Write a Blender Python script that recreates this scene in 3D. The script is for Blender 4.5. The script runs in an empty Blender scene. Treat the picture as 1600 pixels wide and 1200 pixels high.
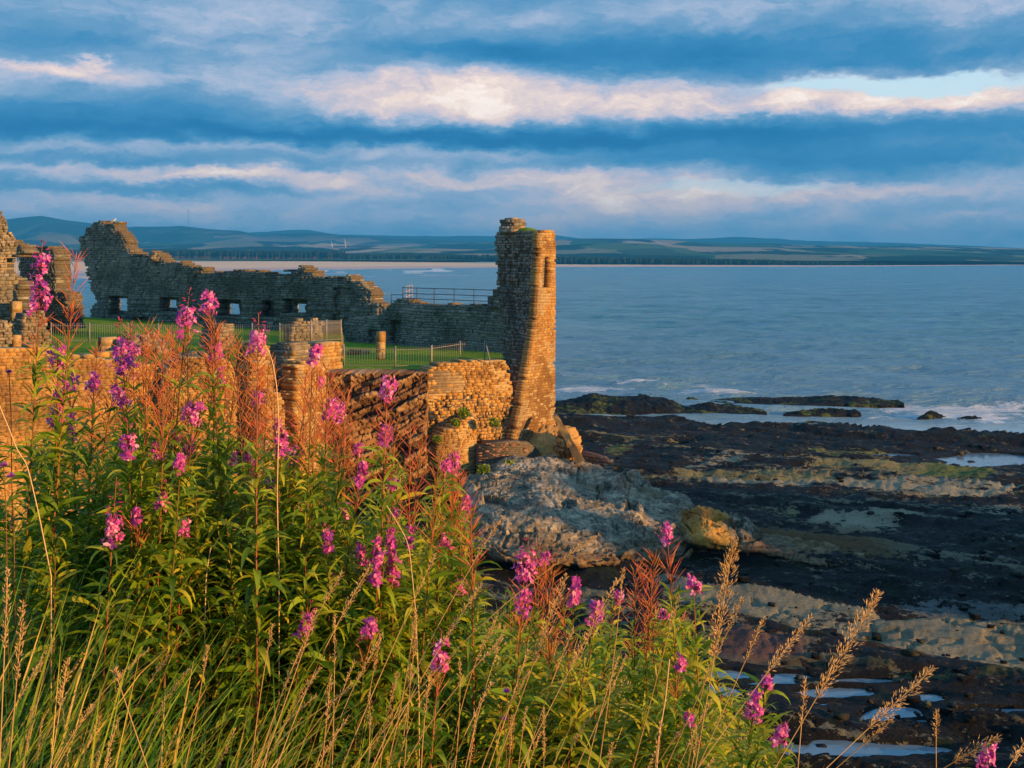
import bpy, math, random
import numpy as np
from mathutils import Vector, Matrix

random.seed(7)
RNG = np.random.default_rng(11)
SC = bpy.context.scene
COL = SC.collection
R = math.radians

# ------------------------------------------------------------------ camera
F, CX, HY, H = 2000.0, 800.0, 402.0, 14.0          # focal (photo px), centre, horizon row, eye height over the sea
cam_d = bpy.data.cameras.new('camera')
cam = bpy.data.objects.new('camera', cam_d)
COL.objects.link(cam)
cam.location = (0, 0, H)
cam.rotation_euler = (R(90), 0, 0)
cam_d.sensor_width = 36
cam_d.lens = F / 1600 * 36
cam_d.shift_y = -(600 - HY) / 1600
cam_d.clip_start = 0.05
cam_d.clip_end = 60000
SC.camera = cam

# ------------------------------------------------------------------ light and colour management
SUN_AZ, SUN_EL = 58.0, 9.0                           # degrees right of straight behind the camera, elevation
sv = Vector((math.sin(R(SUN_AZ)) * math.cos(R(SUN_EL)), -math.cos(R(SUN_AZ)) * math.cos(R(SUN_EL)), math.sin(R(SUN_EL))))
ld = bpy.data.lights.new('sun', 'SUN')
ld.energy = 5.0
ld.angle = R(0.6)
ld.color = (1.0, 0.55, 0.16)
lo = bpy.data.objects.new('sun', ld)
lo.rotation_euler = sv.to_track_quat('Z', 'Y').to_euler()
lo.location = (30, -20, 60)
COL.objects.link(lo)
SC.view_settings.view_transform = 'Standard'
SC.view_settings.look = 'None'
SC.view_settings.exposure = 0.74
SC.view_settings.gamma = 1.0
SC.render.engine = 'CYCLES'
cy = SC.cycles
cy.use_denoising = True
cy.max_bounces = 5
cy.diffuse_bounces = 2
cy.glossy_bounces = 3
cy.transmission_bounces = 3
cy.volume_bounces = 0
cy.transparent_max_bounces = 6
cy.caustics_reflective = False
cy.caustics_refractive = False


# ------------------------------------------------------------------ node helpers
def lin(r, g, b):
    f = lambda c: (c / 255) / 12.92 if c / 255 <= 0.04045 else ((c / 255 + 0.055) / 1.055) ** 2.4
    return (f(r), f(g), f(b), 1)


class N:
    """tiny expression wrapper for math nodes"""
    def __init__(s, nt, sock): s.nt, s.s = nt, sock
    def _m(s, op, *a, clamp=False):
        n = s.nt.nodes.new('ShaderNodeMath'); n.operation = op; n.use_clamp = clamp
        for i, v in enumerate((s,) + a):
            if isinstance(v, N): s.nt.links.new(v.s, n.inputs[i])
            else: n.inputs[i].default_value = v
        return N(s.nt, n.outputs[0])
    def __add__(s, o): return s._m('ADD', o)
    def __radd__(s, o): return s._m('ADD', o)
    def __sub__(s, o): return s._m('SUBTRACT', o)
    def __rsub__(s, o): return (s * -1) + o
    def __mul__(s, o): return s._m('MULTIPLY', o)
    def __rmul__(s, o): return s._m('MULTIPLY', o)
    def __truediv__(s, o): return s._m('DIVIDE', o)
    def pw(s, o): return s._m('POWER', o)
    def mn(s, o): return s._m('MINIMUM', o)
    def mx(s, o): return s._m('MAXIMUM', o)
    def ab(s): return s._m('ABSOLUTE')
    def exp(s): return s._m('EXPONENT')
    def cl(s): return s._m('ADD', 0.0, clamp=True)
    def gt(s, a, b):                                # smoothstep a..b
        n = s.nt.nodes.new('ShaderNodeMapRange'); n.interpolation_type = 'SMOOTHSTEP'
        s.nt.links.new(s.s, n.inputs[0]); n.inputs[1].default_value = a; n.inputs[2].default_value = b
        return N(s.nt, n.outputs[0])


def xyz(nt, x, y, z):
    n = nt.nodes.new('ShaderNodeCombineXYZ')
    for i, v in enumerate((x, y, z)):
        if isinstance(v, N): nt.links.new(v.s, n.inputs[i])
        else: n.inputs[i].default_value = v
    return n.outputs[0]


def sep(nt, sock):
    n = nt.nodes.new('ShaderNodeSeparateXYZ'); nt.links.new(sock, n.inputs[0])
    return [N(nt, n.outputs[i]) for i in range(3)]


def noise(nt, vec, scale=1.0, detail=4.0, rough=0.55, dist=0.0):
    n = nt.nodes.new('ShaderNodeTexNoise'); n.inputs['Scale'].default_value = scale
    n.inputs['Detail'].default_value = detail; n.inputs['Roughness'].default_value = rough
    n.inputs['Distortion'].default_value = dist
    if vec is not None: nt.links.new(vec, n.inputs['Vector'])
    return N(nt, n.outputs[0])


def ramp(nt, fac, stops, interp='LINEAR'):
    n = nt.nodes.new('ShaderNodeValToRGB'); cr = n.color_ramp; cr.interpolation = interp
    while len(cr.elements) < len(stops): cr.elements.new(0.5)
    for e, (p, c) in zip(cr.elements, stops):
        e.position = p; e.color = c if len(c) == 4 else (*c, 1)
    nt.links.new(fac.s, n.inputs[0])
    return n.outputs[0]


def mixc(nt, fac, a, b, mode='MIX'):
    n = nt.nodes.new('ShaderNodeMix'); n.data_type = 'RGBA'; n.blend_type = mode
    if isinstance(fac, N): nt.links.new(fac.s, n.inputs[0])
    else: n.inputs[0].default_value = fac
    for i, v in ((6, a), (7, b)):
        if isinstance(v, (tuple, list)): n.inputs[i].default_value = v if len(v) == 4 else (*v, 1)
        else: nt.links.new(v, n.inputs[i])
    return n.outputs[2]


# ------------------------------------------------------------------ world: Nishita sky behind banded sunrise clouds
def build_world():
    w = bpy.data.worlds.new('World'); SC.world = w; w.use_nodes = True
    nt = w.node_tree; nt.nodes.clear()
    out = nt.nodes.new('ShaderNodeOutputWorld'); bg = nt.nodes.new('ShaderNodeBackground')
    nt.links.new(bg.outputs[0], out.inputs[0])
    tc = nt.nodes.new('ShaderNodeTexCoord')
    x, y, z = sep(nt, tc.outputs['Generated'])
    az = x._m('ARCTAN2', y)
    el = z / (x * x + y * y).pw(0.5).mx(0.02)
    # turbulent warp so every bank has a torn edge
    base = xyz(nt, az * 1.0, el * 2.6, 0.0)
    w1 = noise(nt, xyz(nt, az * 9.0, el * 19.0, 3.1), 1.0, 7, 0.68) - 0.5
    w2 = noise(nt, xyz(nt, az * 9.0, el * 19.0, 9.7), 1.0, 7, 0.68) - 0.5
    azw = az + w1 * 0.11
    elw = el + w2 * 0.042 + (noise(nt, xyz(nt, az * 22.0, el * 60.0, 5.0), 1.0, 4, 0.6) - 0.5) * 0.013

    def pt(px, py):
        k = (px - CX) / F
        return math.atan(k), (HY - py) / F * math.cos(math.atan(k))
    tot = None
    # px, py, half width, half height, amount (light banks +, dark blue bands -)
    for px, py, rx, ry, a in [
        (690, 152, 230, 34, .42), (560, 135, 150, 50, .22), (640, 172, 130, 20, .40), (745, 165, 110, 22, .36), (930, 135, 190, 24, .34),
        (1060, 155, 270, 24, .50), (1240, 158, 240, 16, .44), (1450, 160, 230, 13, .42), (1400, 128, 170, 20, .38), (1560, 140, 120, 30, .36),
        (330, 75, 120, 14, .30), (400, 120, 260, 26, .20), (40, 100, 60, 8, .55), (132, 96, 20, 5, .45), (190, 118, 140, 10, .22), (60, 140, 160, 14, .14),
        (300, 20, 330, 40, .26), (520, 55, 300, 40, .06), (1200, 12, 420, 26, .28), (1560, 16, 130, 26, .30), (1450, 90, 250, 16, -.10),
        (200, 232, 340, 12, .26), (600, 236, 260, 10, .24), (720, 242, 120, 14, .16), (150, 270, 260, 9, .38), (280, 276, 140, 10, .30), (430, 283, 200, 9, .34),
        (690, 275, 230, 13, .42), (860, 272, 140, 16, .40), (590, 303, 90, 14, .44), (960, 310, 140, 26, .48), (1000, 318, 70, 16, .20), (1080, 300, 260, 30, .22),
        (1180, 310, 220, 18, .16), (1330, 300, 260, 12, .30), (1540, 285, 200, 26, .18), (1530, 338, 60, 10, .42), (1000, 350, 400, 22, .20),
        (160, 315, 260, 9, .22), (330, 325, 420, 14, .16), (620, 345, 400, 14, .12), (1400, 365, 420, 18, .10), (80, 330, 130, 10, .16),
        (160, 195, 420, 24, -.34), (600, 215, 420, 16, -.34), (1000, 205, 380, 20, -.24), (1330, 215, 380, 26, -.22), (1150, 250, 330, 14, -.24),
        (900, 80, 360, 30, -.26), (1250, 60, 300, 26, -.12), (660, 90, 200, 22, -.14), (200, 160, 260, 16, -.10), (130, 60, 240, 22, -.14), (1270, 275, 150, 14, -.22), (120, 252, 300, 7, -.12),
        (200, 298, 330, 7, -.16), (700, 325, 260, 10, -.10), (1450, 250, 160, 12, -.10)]:
        a0, e0 = pt(px, py)
        g = (((azw - a0) * (F / rx)).pw(2.0) + ((elw - e0) * (F / ry)).pw(2.0)) * -0.8
        g = g.exp() * (a * 0.60)
        tot = g if tot is None else tot + g
    st = noise(nt, xyz(nt, az * 4.5, el * 26.0, 0.0), 1.0, 7, 0.6, 0.4) - 0.5
    fine = noise(nt, xyz(nt, azw * 22.0, elw * 52.0, 2.0), 1.0, 7, 0.66) - 0.5
    wisp = noise(nt, xyz(nt, azw * 10.0, elw * 26.0, 6.0), 1.0, 6, 0.62) - 0.5
    low = (el * -22.0).exp() * 0.20
    fine2 = noise(nt, xyz(nt, azw * 22.0 + 0.22, elw * 52.0 + 0.30, 2.0), 1.0, 7, 0.66) - 0.5
    tot = tot - (tot - 0.26).mx(0.0) * 0.45
    tot = tot + (fine2 - fine) * (tot * 3.2).cl() * 0.75  # offset noise puts lit and shaded sides into the cloud colour
    L = tot * (1 + fine * 1.5) + st * 0.26 + wisp * 0.38 + fine * 0.36 + 0.42 + low
    cloud = ramp(nt, L.cl(), [
        (0.00, lin(0, 76, 120)), (0.18, lin(10, 90, 138)), (0.34, lin(46, 110, 152)), (0.50, lin(92, 130, 162)),
        (0.64, lin(142, 154, 176)), (0.78, lin(184, 170, 174)), (0.90, lin(212, 190, 178)), (1.0, lin(226, 210, 198))])
    # peach in the strongest banks near the middle, clear pale gap upper right
    a0, e0 = pt(1430, 128)
    gap = ((((azw - a0) * (F / 210)).pw(2.0) + ((elw - e0) * (F / 17)).pw(2.0)) * -0.8).exp().gt(0.25, 0.7)
    a0, e0 = pt(1150, 296)
    gap2 = ((((azw - a0) * (F / 150)).pw(2.0) + ((elw - e0) * (F / 12)).pw(2.0)) * -0.8).exp().gt(0.3, 0.8)
    sky = nt.nodes.new('ShaderNodeTexSky'); sky.sky_type = 'NISHITA'; sky.sun_disc = False
    sky.sun_elevation = R(SUN_EL); sky.sun_rotation = R(180 - SUN_AZ)
    sk = mixc(nt, 1.0, sky.outputs[0], (0.10, 0.10, 0.10), 'MULTIPLY')
    clear = mixc(nt, 0.75, sk, lin(182, 208, 220))
    c = mixc(nt, 0.03, cloud, sk)
    c = mixc(nt, (gap * 0.9).mx(gap2 * 0.5), c, clear)
    # above the picture: even blue-grey overcast
    up = el.gt(0.20, 0.5)
    c = mixc(nt, up, c, lin(100, 146, 186))
    dn = el.gt(-0.25, -0.02)
    c = mixc(nt, dn, lin(70, 90, 110), c)
    nt.links.new(c, bg.inputs[0]); bg.inputs[1].default_value = 1.0


build_world()


# ------------------------------------------------------------------ numeric helpers
def _h(ix, iy, iz, seed):
    a = (ix.astype(np.int64) * 374761393 + iy.astype(np.int64) * 668265263 + iz.astype(np.int64) * 1274126177 + seed * 974711) & 0xffffffff
    a = ((a ^ (a >> 13)) * 1274126177) & 0xffffffff
    a = ((a ^ (a >> 15)) * 2246822519) & 0xffffffff
    return ((a ^ (a >> 16)) & 0xffffff) / float(0xffffff)


def vn(x, y, z=0.0, seed=0):
    x, y, z = np.broadcast_arrays(np.asarray(x, float), np.asarray(y, float), np.asarray(z, float))
    ix, iy, iz = np.floor(x), np.floor(y), np.floor(z)
    fx, fy, fz = x - ix, y - iy, z - iz
    fx, fy, fz = (f * f * (3 - 2 * f) for f in (fx, fy, fz))
    r = 0
    for dx in (0, 1):
        for dy in (0, 1):
            for dz in (0, 1):
                w = (fx if dx else 1 - fx) * (fy if dy else 1 - fy) * (fz if dz else 1 - fz)
                r = r + w * _h(ix + dx, iy + dy, iz + dz, seed)
    return r


def fbm(x, y, z=0.0, o=4, seed=0, g=0.5):
    r, a, t = 0, 1.0, 0
    for i in range(o):
        r = r + a * (vn(np.asarray(x) * 2 ** i, np.asarray(y) * 2 ** i, np.asarray(z) * 2 ** i, seed + i * 17) - 0.5)
        t += a; a *= g
    return r / t * 2            # about -1..1


def W(px, py, Y): return ((px - CX) / F * Y, Y, H - (py - HY) / F * Y)


def interp(x, pts):
    pts = sorted(pts)
    return np.interp(x, [p[0] for p in pts], [p[1] for p in pts])


def smooth(x, a, b):
    t = np.clip((np.asarray(x, float) - a) / (b - a), 0, 1)
    return t * t * (3 - 2 * t)


def inpoly(s, t, poly):
    s = np.asarray(s, float); t = np.asarray(t, float); r = np.zeros(s.shape, bool); n = len(poly)
    for i in range(n):
        (x1, y1), (x2, y2) = poly[i], poly[(i + 1) % n]
        if y1 == y2: continue
        c = ((y1 > t) != (y2 > t)) & (s < (x2 - x1) * (t - y1) / (y2 - y1) + x1)
        r ^= c
    return r


# ------------------------------------------------------------------ object helpers
def tag(o, label=None, cat=None, group=None, kind=None):
    if label: o['label'] = label
    if cat: o['category'] = cat
    if group: o['group'] = group
    if kind: o['kind'] = kind
    return o


def mesh_obj(name, V, faces, mats, parent=None, smooth_=False, tone=None, mi=None, col=None, loc=None):
    me = bpy.data.meshes.new(name)
    V = np.asarray(V, float).reshape(-1, 3)
    if isinstance(faces, np.ndarray):
        k = faces.shape[1]; nf = len(faces)
        me.vertices.add(len(V)); me.vertices.foreach_set('co', V.ravel())
        me.loops.add(nf * k); me.loops.foreach_set('vertex_index', faces.astype(np.int32).ravel())
        me.polygons.add(nf); me.polygons.foreach_set('loop_start', np.arange(nf, dtype=np.int32) * k)
        me.polygons.foreach_set('loop_total', np.full(nf, k, np.int32))
        me.update(calc_edges=True)
    else:
        me.from_pydata(V.tolist(), [], faces); me.update()
    if tone is not None:
        tone = np.asarray(tone, np.float32)
        dom = 'FACE' if len(tone) == len(me.polygons) and len(tone) != len(V) else 'POINT'
        a = me.attributes.new('tone', 'FLOAT', dom); a.data.foreach_set('value', tone)
    if col is not None:
        c = np.ones((len(col), 4), np.float32); c[:, :3] = np.asarray(col)[:, :3]
        dom = 'POINT' if len(col) == len(V) else 'FACE'
        a = me.attributes.new('col', 'FLOAT_COLOR', dom); a.data.foreach_set('color', c.ravel())
    for m in (mats if isinstance(mats, (list, tuple)) else [mats]): me.materials.append(m)
    if mi is not None: me.polygons.foreach_set('material_index', np.asarray(mi, np.int32))
    if smooth_: me.polygons.foreach_set('use_smooth', np.ones(len(me.polygons), bool))
    o = bpy.data.objects.new(name, me); COL.objects.link(o)
    if parent is not None:
        o.parent = parent
        if parent.type == 'EMPTY': o.location = -parent.location      # meshes are written in world metres
    if loc is not None: o.location = loc
    return o


def empty(name, loc=(0, 0, 0)):
    o = bpy.data.objects.new(name, None); o.location = loc; COL.objects.link(o); o.empty_display_size = 0.2
    return o


BOXF = np.array([[0, 1, 2, 3], [7, 6, 5, 4], [0, 4, 5, 1], [1, 5, 6, 2], [2, 6, 7, 3], [3, 7, 4, 0]])


def grid_faces(nr, nc):
    i = np.arange(nr - 1)[:, None] * nc + np.arange(nc - 1)[None, :]
    return np.stack([i, i + 1, i + nc + 1, i + nc], -1).reshape(-1, 4)


def tube(path, rad, n=5):
    """swept tube, quads only; rad scalar or per point"""
    P = np.asarray(path, float); m = len(P); rad = np.broadcast_to(np.asarray(rad, float), (m,))
    T = np.gradient(P, axis=0); T /= np.linalg.norm(T, axis=1)[:, None] + 1e-9
    ref = np.where(np.abs(T[:, 2:3]) > 0.9, np.array([[1., 0, 0]]), np.array([[0, 0, 1.]]))
    A = np.cross(T, ref); A /= np.linalg.norm(A, axis=1)[:, None]; B = np.cross(T, A)
    th = np.arange(n) / n * 2 * math.pi
    V = P[:, None, :] + rad[:, None, None] * (np.cos(th)[None, :, None] * A[:, None, :] + np.sin(th)[None, :, None] * B[:, None, :])
    V = V.reshape(-1, 3)
    i = np.arange(m - 1)[:, None] * n; j = np.arange(n)[None, :]; k = (j + 1) % n
    Fc = np.stack([i + j, i + k, i + n + k, i + n + j], -1).reshape(-1, 4)
    return V, Fc


class MB:
    def __init__(s): s.V, s.F, s.T, s.M, s.n = [], [], [], [], 0
    def add(s, V, Fc, tone=0.5, m=0):
        V = np.asarray(V, float).reshape(-1, 3); Fc = np.asarray(Fc)
        s.V.append(V); s.F.append(Fc + s.n); s.T.append(np.broadcast_to(np.asarray(tone, float), (len(Fc),)))
        s.M.append(np.full(len(Fc), m)); s.n += len(V)
    def tube(s, path, rad, n=5, tone=0.5, m=0): s.add(*tube(path, rad, n), tone, m)
    def box(s, c, size, rz=0.0, tone=0.5, m=0):
        x, y, z = [v / 2 for v in size]
        P = np.array([[-x, -y, -z], [x, -y, -z], [x, -y, z], [-x, -y, z], [-x, y, -z], [x, y, -z], [x, y, z], [-x, y, z]])
        ca, sa = math.cos(rz), math.sin(rz)
        Q = np.stack([P[:, 0] * ca - P[:, 1] * sa, P[:, 0] * sa + P[:, 1] * ca, P[:, 2]], 1) + np.array(c)
        s.add(Q, BOXF, tone, m)
    def build(s, name, mats, parent=None, smooth_=False, loc=None):
        if not s.V: return None
        return mesh_obj(name, np.concatenate(s.V), np.concatenate(s.F), mats, parent, smooth_, tone=np.concatenate(s.T), mi=np.concatenate(s.M), loc=loc)


# ------------------------------------------------------------------ materials
MAT = {}


def new_mat(name):
    m = bpy.data.materials.new(name); m.use_nodes = True; nt = m.node_tree
    p = nt.nodes['Principled BSDF']; MAT[name] = m
    return m, nt, p


def attr(nt, name):
    n = nt.nodes.new('ShaderNodeAttribute'); n.attribute_name = name
    return n


def pos(nt):
    return nt.nodes.new('ShaderNodeTexCoord').outputs['Object']


def bump(nt, p, h, strength=0.5, dist=0.02):
    b = nt.nodes.new('ShaderNodeBump'); b.inputs['Strength'].default_value = strength; b.inputs['Distance'].default_value = dist
    nt.links.new(h.s, b.inputs['Height']); nt.links.new(b.outputs[0], p.inputs['Normal'])


def stone_mat(name, stops, spot=(0.09, 0.085, 0.06), spot_amt=0.5, lichen=(0.5, 0.46, 0.36), sc=1.0):
    m, nt, p = new_mat(name); o = pos(nt)
    t = N(nt, attr(nt, 'tone').outputs['Fac'])
    f = t * .75 + .12 + (noise(nt, o, 2.2 * sc, 6, 0.75) - 0.5) * 0.9
    c = ramp(nt, f.cl(), stops)
    d = noise(nt, o, 9.0 * sc, 5, 0.7)
    c = mixc(nt, d.gt(0.52, 0.75) * spot_amt, c, spot)
    big = noise(nt, o, 0.35 * sc, 4, 0.6)
    c = mixc(nt, big.gt(0.46, 0.64) * 0.62 * spot_amt * 2, c, spot)
    l = noise(nt, o, 4.0 * sc, 6, 0.75, 0.6)
    c = mixc(nt, l.gt(0.62, 0.72) * 0.6, c, lichen)
    nt.links.new(c, p.inputs['Base Color']); p.inputs['Roughness'].default_value = 0.92
    p.inputs['Specular IOR Level'].default_value = 0.2
    bump(nt, p, noise(nt, o, 14.0 * sc, 6, 0.7) + d * 1.4 + noise(nt, o, 3.5 * sc, 4, .6), 1.0, 0.035)
    return m


def flat_mat(name, c, rough=0.6, spec=0.3, var=0.25, sc=8.0, metal=0.0):
    m, nt, p = new_mat(name); o = pos(nt)
    n_ = noise(nt, o, sc, 4, 0.6)
    k = tuple(v * (1 - var) for v in c); k2 = tuple(min(1, v * (1 + var)) for v in c)
    nt.links.new(ramp(nt, n_, [(0.3, k), (0.7, k2)]), p.inputs['Base Color'])
    p.inputs['Roughness'].default_value = rough; p.inputs['Specular IOR Level'].default_value = spec
    p.inputs['Metallic'].default_value = metal
    return m


def plant_mat(name, stops, trans=0.35, rough=0.5, nsc=30.0, namp=0.25, spec=0.3):
    m, nt, p = new_mat(name); o = pos(nt)
    t = N(nt, attr(nt, 'tone').outputs['Fac']) + (noise(nt, o, nsc, 3, 0.6) - 0.5) * namp
    c = ramp(nt, t.cl(), stops)
    nt.links.new(c, p.inputs['Base Color']); p.inputs['Roughness'].default_value = rough
    p.inputs['Specular IOR Level'].default_value = spec
    tr = nt.nodes.new('ShaderNodeBsdfTranslucent'); nt.links.new(c, tr.inputs[0])
    mx = nt.nodes.new('ShaderNodeMixShader'); mx.inputs[0].default_value = trans
    nt.links.new(p.outputs[0], mx.inputs[1]); nt.links.new(tr.outputs[0], mx.inputs[2])
    nt.links.new(mx.outputs[0], nt.nodes['Material Output'].inputs[0])
    return m


SHADED = stone_mat('shaded_stone', [(0.0, (0.07, 0.072, 0.06)), (0.35, (0.17, 0.17, 0.14)), (0.65, (0.27, 0.25, 0.20)), (1.0, (0.42, 0.38, 0.30))])  # same sandstone as the lit walls, their shade put into a greyer colour
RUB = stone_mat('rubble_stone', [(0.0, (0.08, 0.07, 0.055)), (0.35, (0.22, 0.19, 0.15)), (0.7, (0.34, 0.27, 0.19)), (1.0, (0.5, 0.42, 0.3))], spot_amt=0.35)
SUNLIT = stone_mat('sunlit_stone', [(0.0, (0.22, 0.105, 0.032)), (0.4, (0.45, 0.235, 0.068)), (0.75, (0.56, 0.33, 0.105)), (1.0, (0.72, 0.54, 0.30))], spot=(0.15, 0.075, 0.028), spot_amt=0.6, lichen=(0.62, 0.47, 0.24))  # the same sandstone with golden sunlight put into its colour
REDST = stone_mat('red_stone', [(0.0, (0.14, 0.07, 0.05)), (0.5, (0.30, 0.16, 0.10)), (1.0, (0.42, 0.27, 0.17))], spot=(0.1, 0.07, 0.05), spot_amt=0.3)
MORT = flat_mat('mortar', (0.13, 0.105, 0.075), 0.95, 0.1, 0.4, 6)
MORTG = flat_mat('pale_mortar', (0.40, 0.27, 0.13), 0.95, 0.1, 0.35, 6)
IRON = flat_mat('dark_painted_iron', (0.03, 0.045, 0.07), 0.5, 0.4, 0.2)
GALV = flat_mat('galvanised_steel', (0.25, 0.22, 0.19), 0.55, 0.4, 0.15, 3)
TANIRON = flat_mat('weathered_rail_steel', (0.45, 0.3, 0.16), 0.6, 0.3, 0.15, 3)
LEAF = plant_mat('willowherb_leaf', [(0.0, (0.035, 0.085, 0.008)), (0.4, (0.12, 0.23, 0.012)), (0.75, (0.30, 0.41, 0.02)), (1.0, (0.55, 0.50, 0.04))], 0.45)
STEM = plant_mat('willowherb_stem', [(0.0, (0.10, 0.09, 0.02)), (0.5, (0.25, 0.09, 0.03)), (1.0, (0.42, 0.10, 0.05))], 0.1)
POD = plant_mat('seed_pod', [(0.0, (0.45, 0.24, 0.05)), (0.45, (0.60, 0.18, 0.05)), (1.0, (0.60, 0.10, 0.08))], 0.2)
PETAL = plant_mat('pink_petal', [(0.0, (0.32, 0.05, 0.42)), (0.35, (0.62, 0.07, 0.42)), (0.7, (0.82, 0.14, 0.46)), (1.0, (0.95, 0.45, 0.66))], 0.4, 0.6)
BUD = plant_mat('flower_bud', [(0.0, (0.35, 0.03, 0.08)), (1.0, (0.6, 0.08, 0.22))], 0.2)
GRASSM = plant_mat('grass_blade', [(0.0, (0.04, 0.12, 0.012)), (0.4, (0.10, 0.25, 0.02)), (0.7, (0.34, 0.42, 0.03)), (0.84, (0.72, 0.46, 0.08)), (1.0, (0.85, 0.56, 0.18))], 0.45, 0.5, 10)
STRAW = plant_mat('dry_straw', [(0.0, (0.40, 0.23, 0.07)), (0.5, (0.66, 0.41, 0.15)), (1.0, (0.85, 0.60, 0.32))], 0.3, 0.7, 40)
WHITE = flat_mat('white_paint', (0.75, 0.76, 0.78), 0.5, 0.3, 0.05)


# ------------------------------------------------------------------ masonry
class Frame:
    """vertical wall plane: passes under column px0 at distance Y0; its face turned ang degrees to the right of the viewer"""
    def __init__(s, px0, Y0, ang):
        a = R(ang); s.o = np.array([(px0 - CX) / F * Y0, Y0]); s.d = np.array([math.cos(a), math.sin(a)]); s.n = np.array([math.sin(a), -math.cos(a)])
    def st(s, px, py):
        k = (px - CX) / F
        q = (k * s.o[1] - s.o[0]) / (s.d[0] - k * s.d[1])
        Y = s.o[1] + q * s.d[1]
        return q, H - (py - HY) / F * Y
    def P(s, q, t, off=0.0):
        q = np.asarray(q, float)
        x = s.o[0] + q * s.d[0] + off * s.n[0]; y = s.o[1] + q * s.d[1] + off * s.n[1]
        return np.stack(np.broadcast_arrays(x, y, t), -1)


def boxes(fr, s0, s1, t0, t1, f, b, jit, skew=None):
    n = len(s0); V = np.zeros((n, 8, 3)); wv = lambda s, t: t + .07 * fbm(s * .55, t * .35, 0, 2, 404)
    for k, (s, t) in enumerate(((s0, t0), (s1, t0), (s1, t1), (s0, t1))):
        j = RNG.uniform(-1, 1, (3, n)) * jit
        V[:, k] = fr.P(s + j[0] * .7, wv(s, t) + j[1] * .5, f + j[2])
        V[:, k + 4] = fr.P(s + j[0] * .7, wv(s, t) + j[1] * .5, b)
    Fc = (BOXF[None] + np.arange(n)[:, None, None] * 8).reshape(-1, 4)
    return V.reshape(-1, 3), Fc


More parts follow.
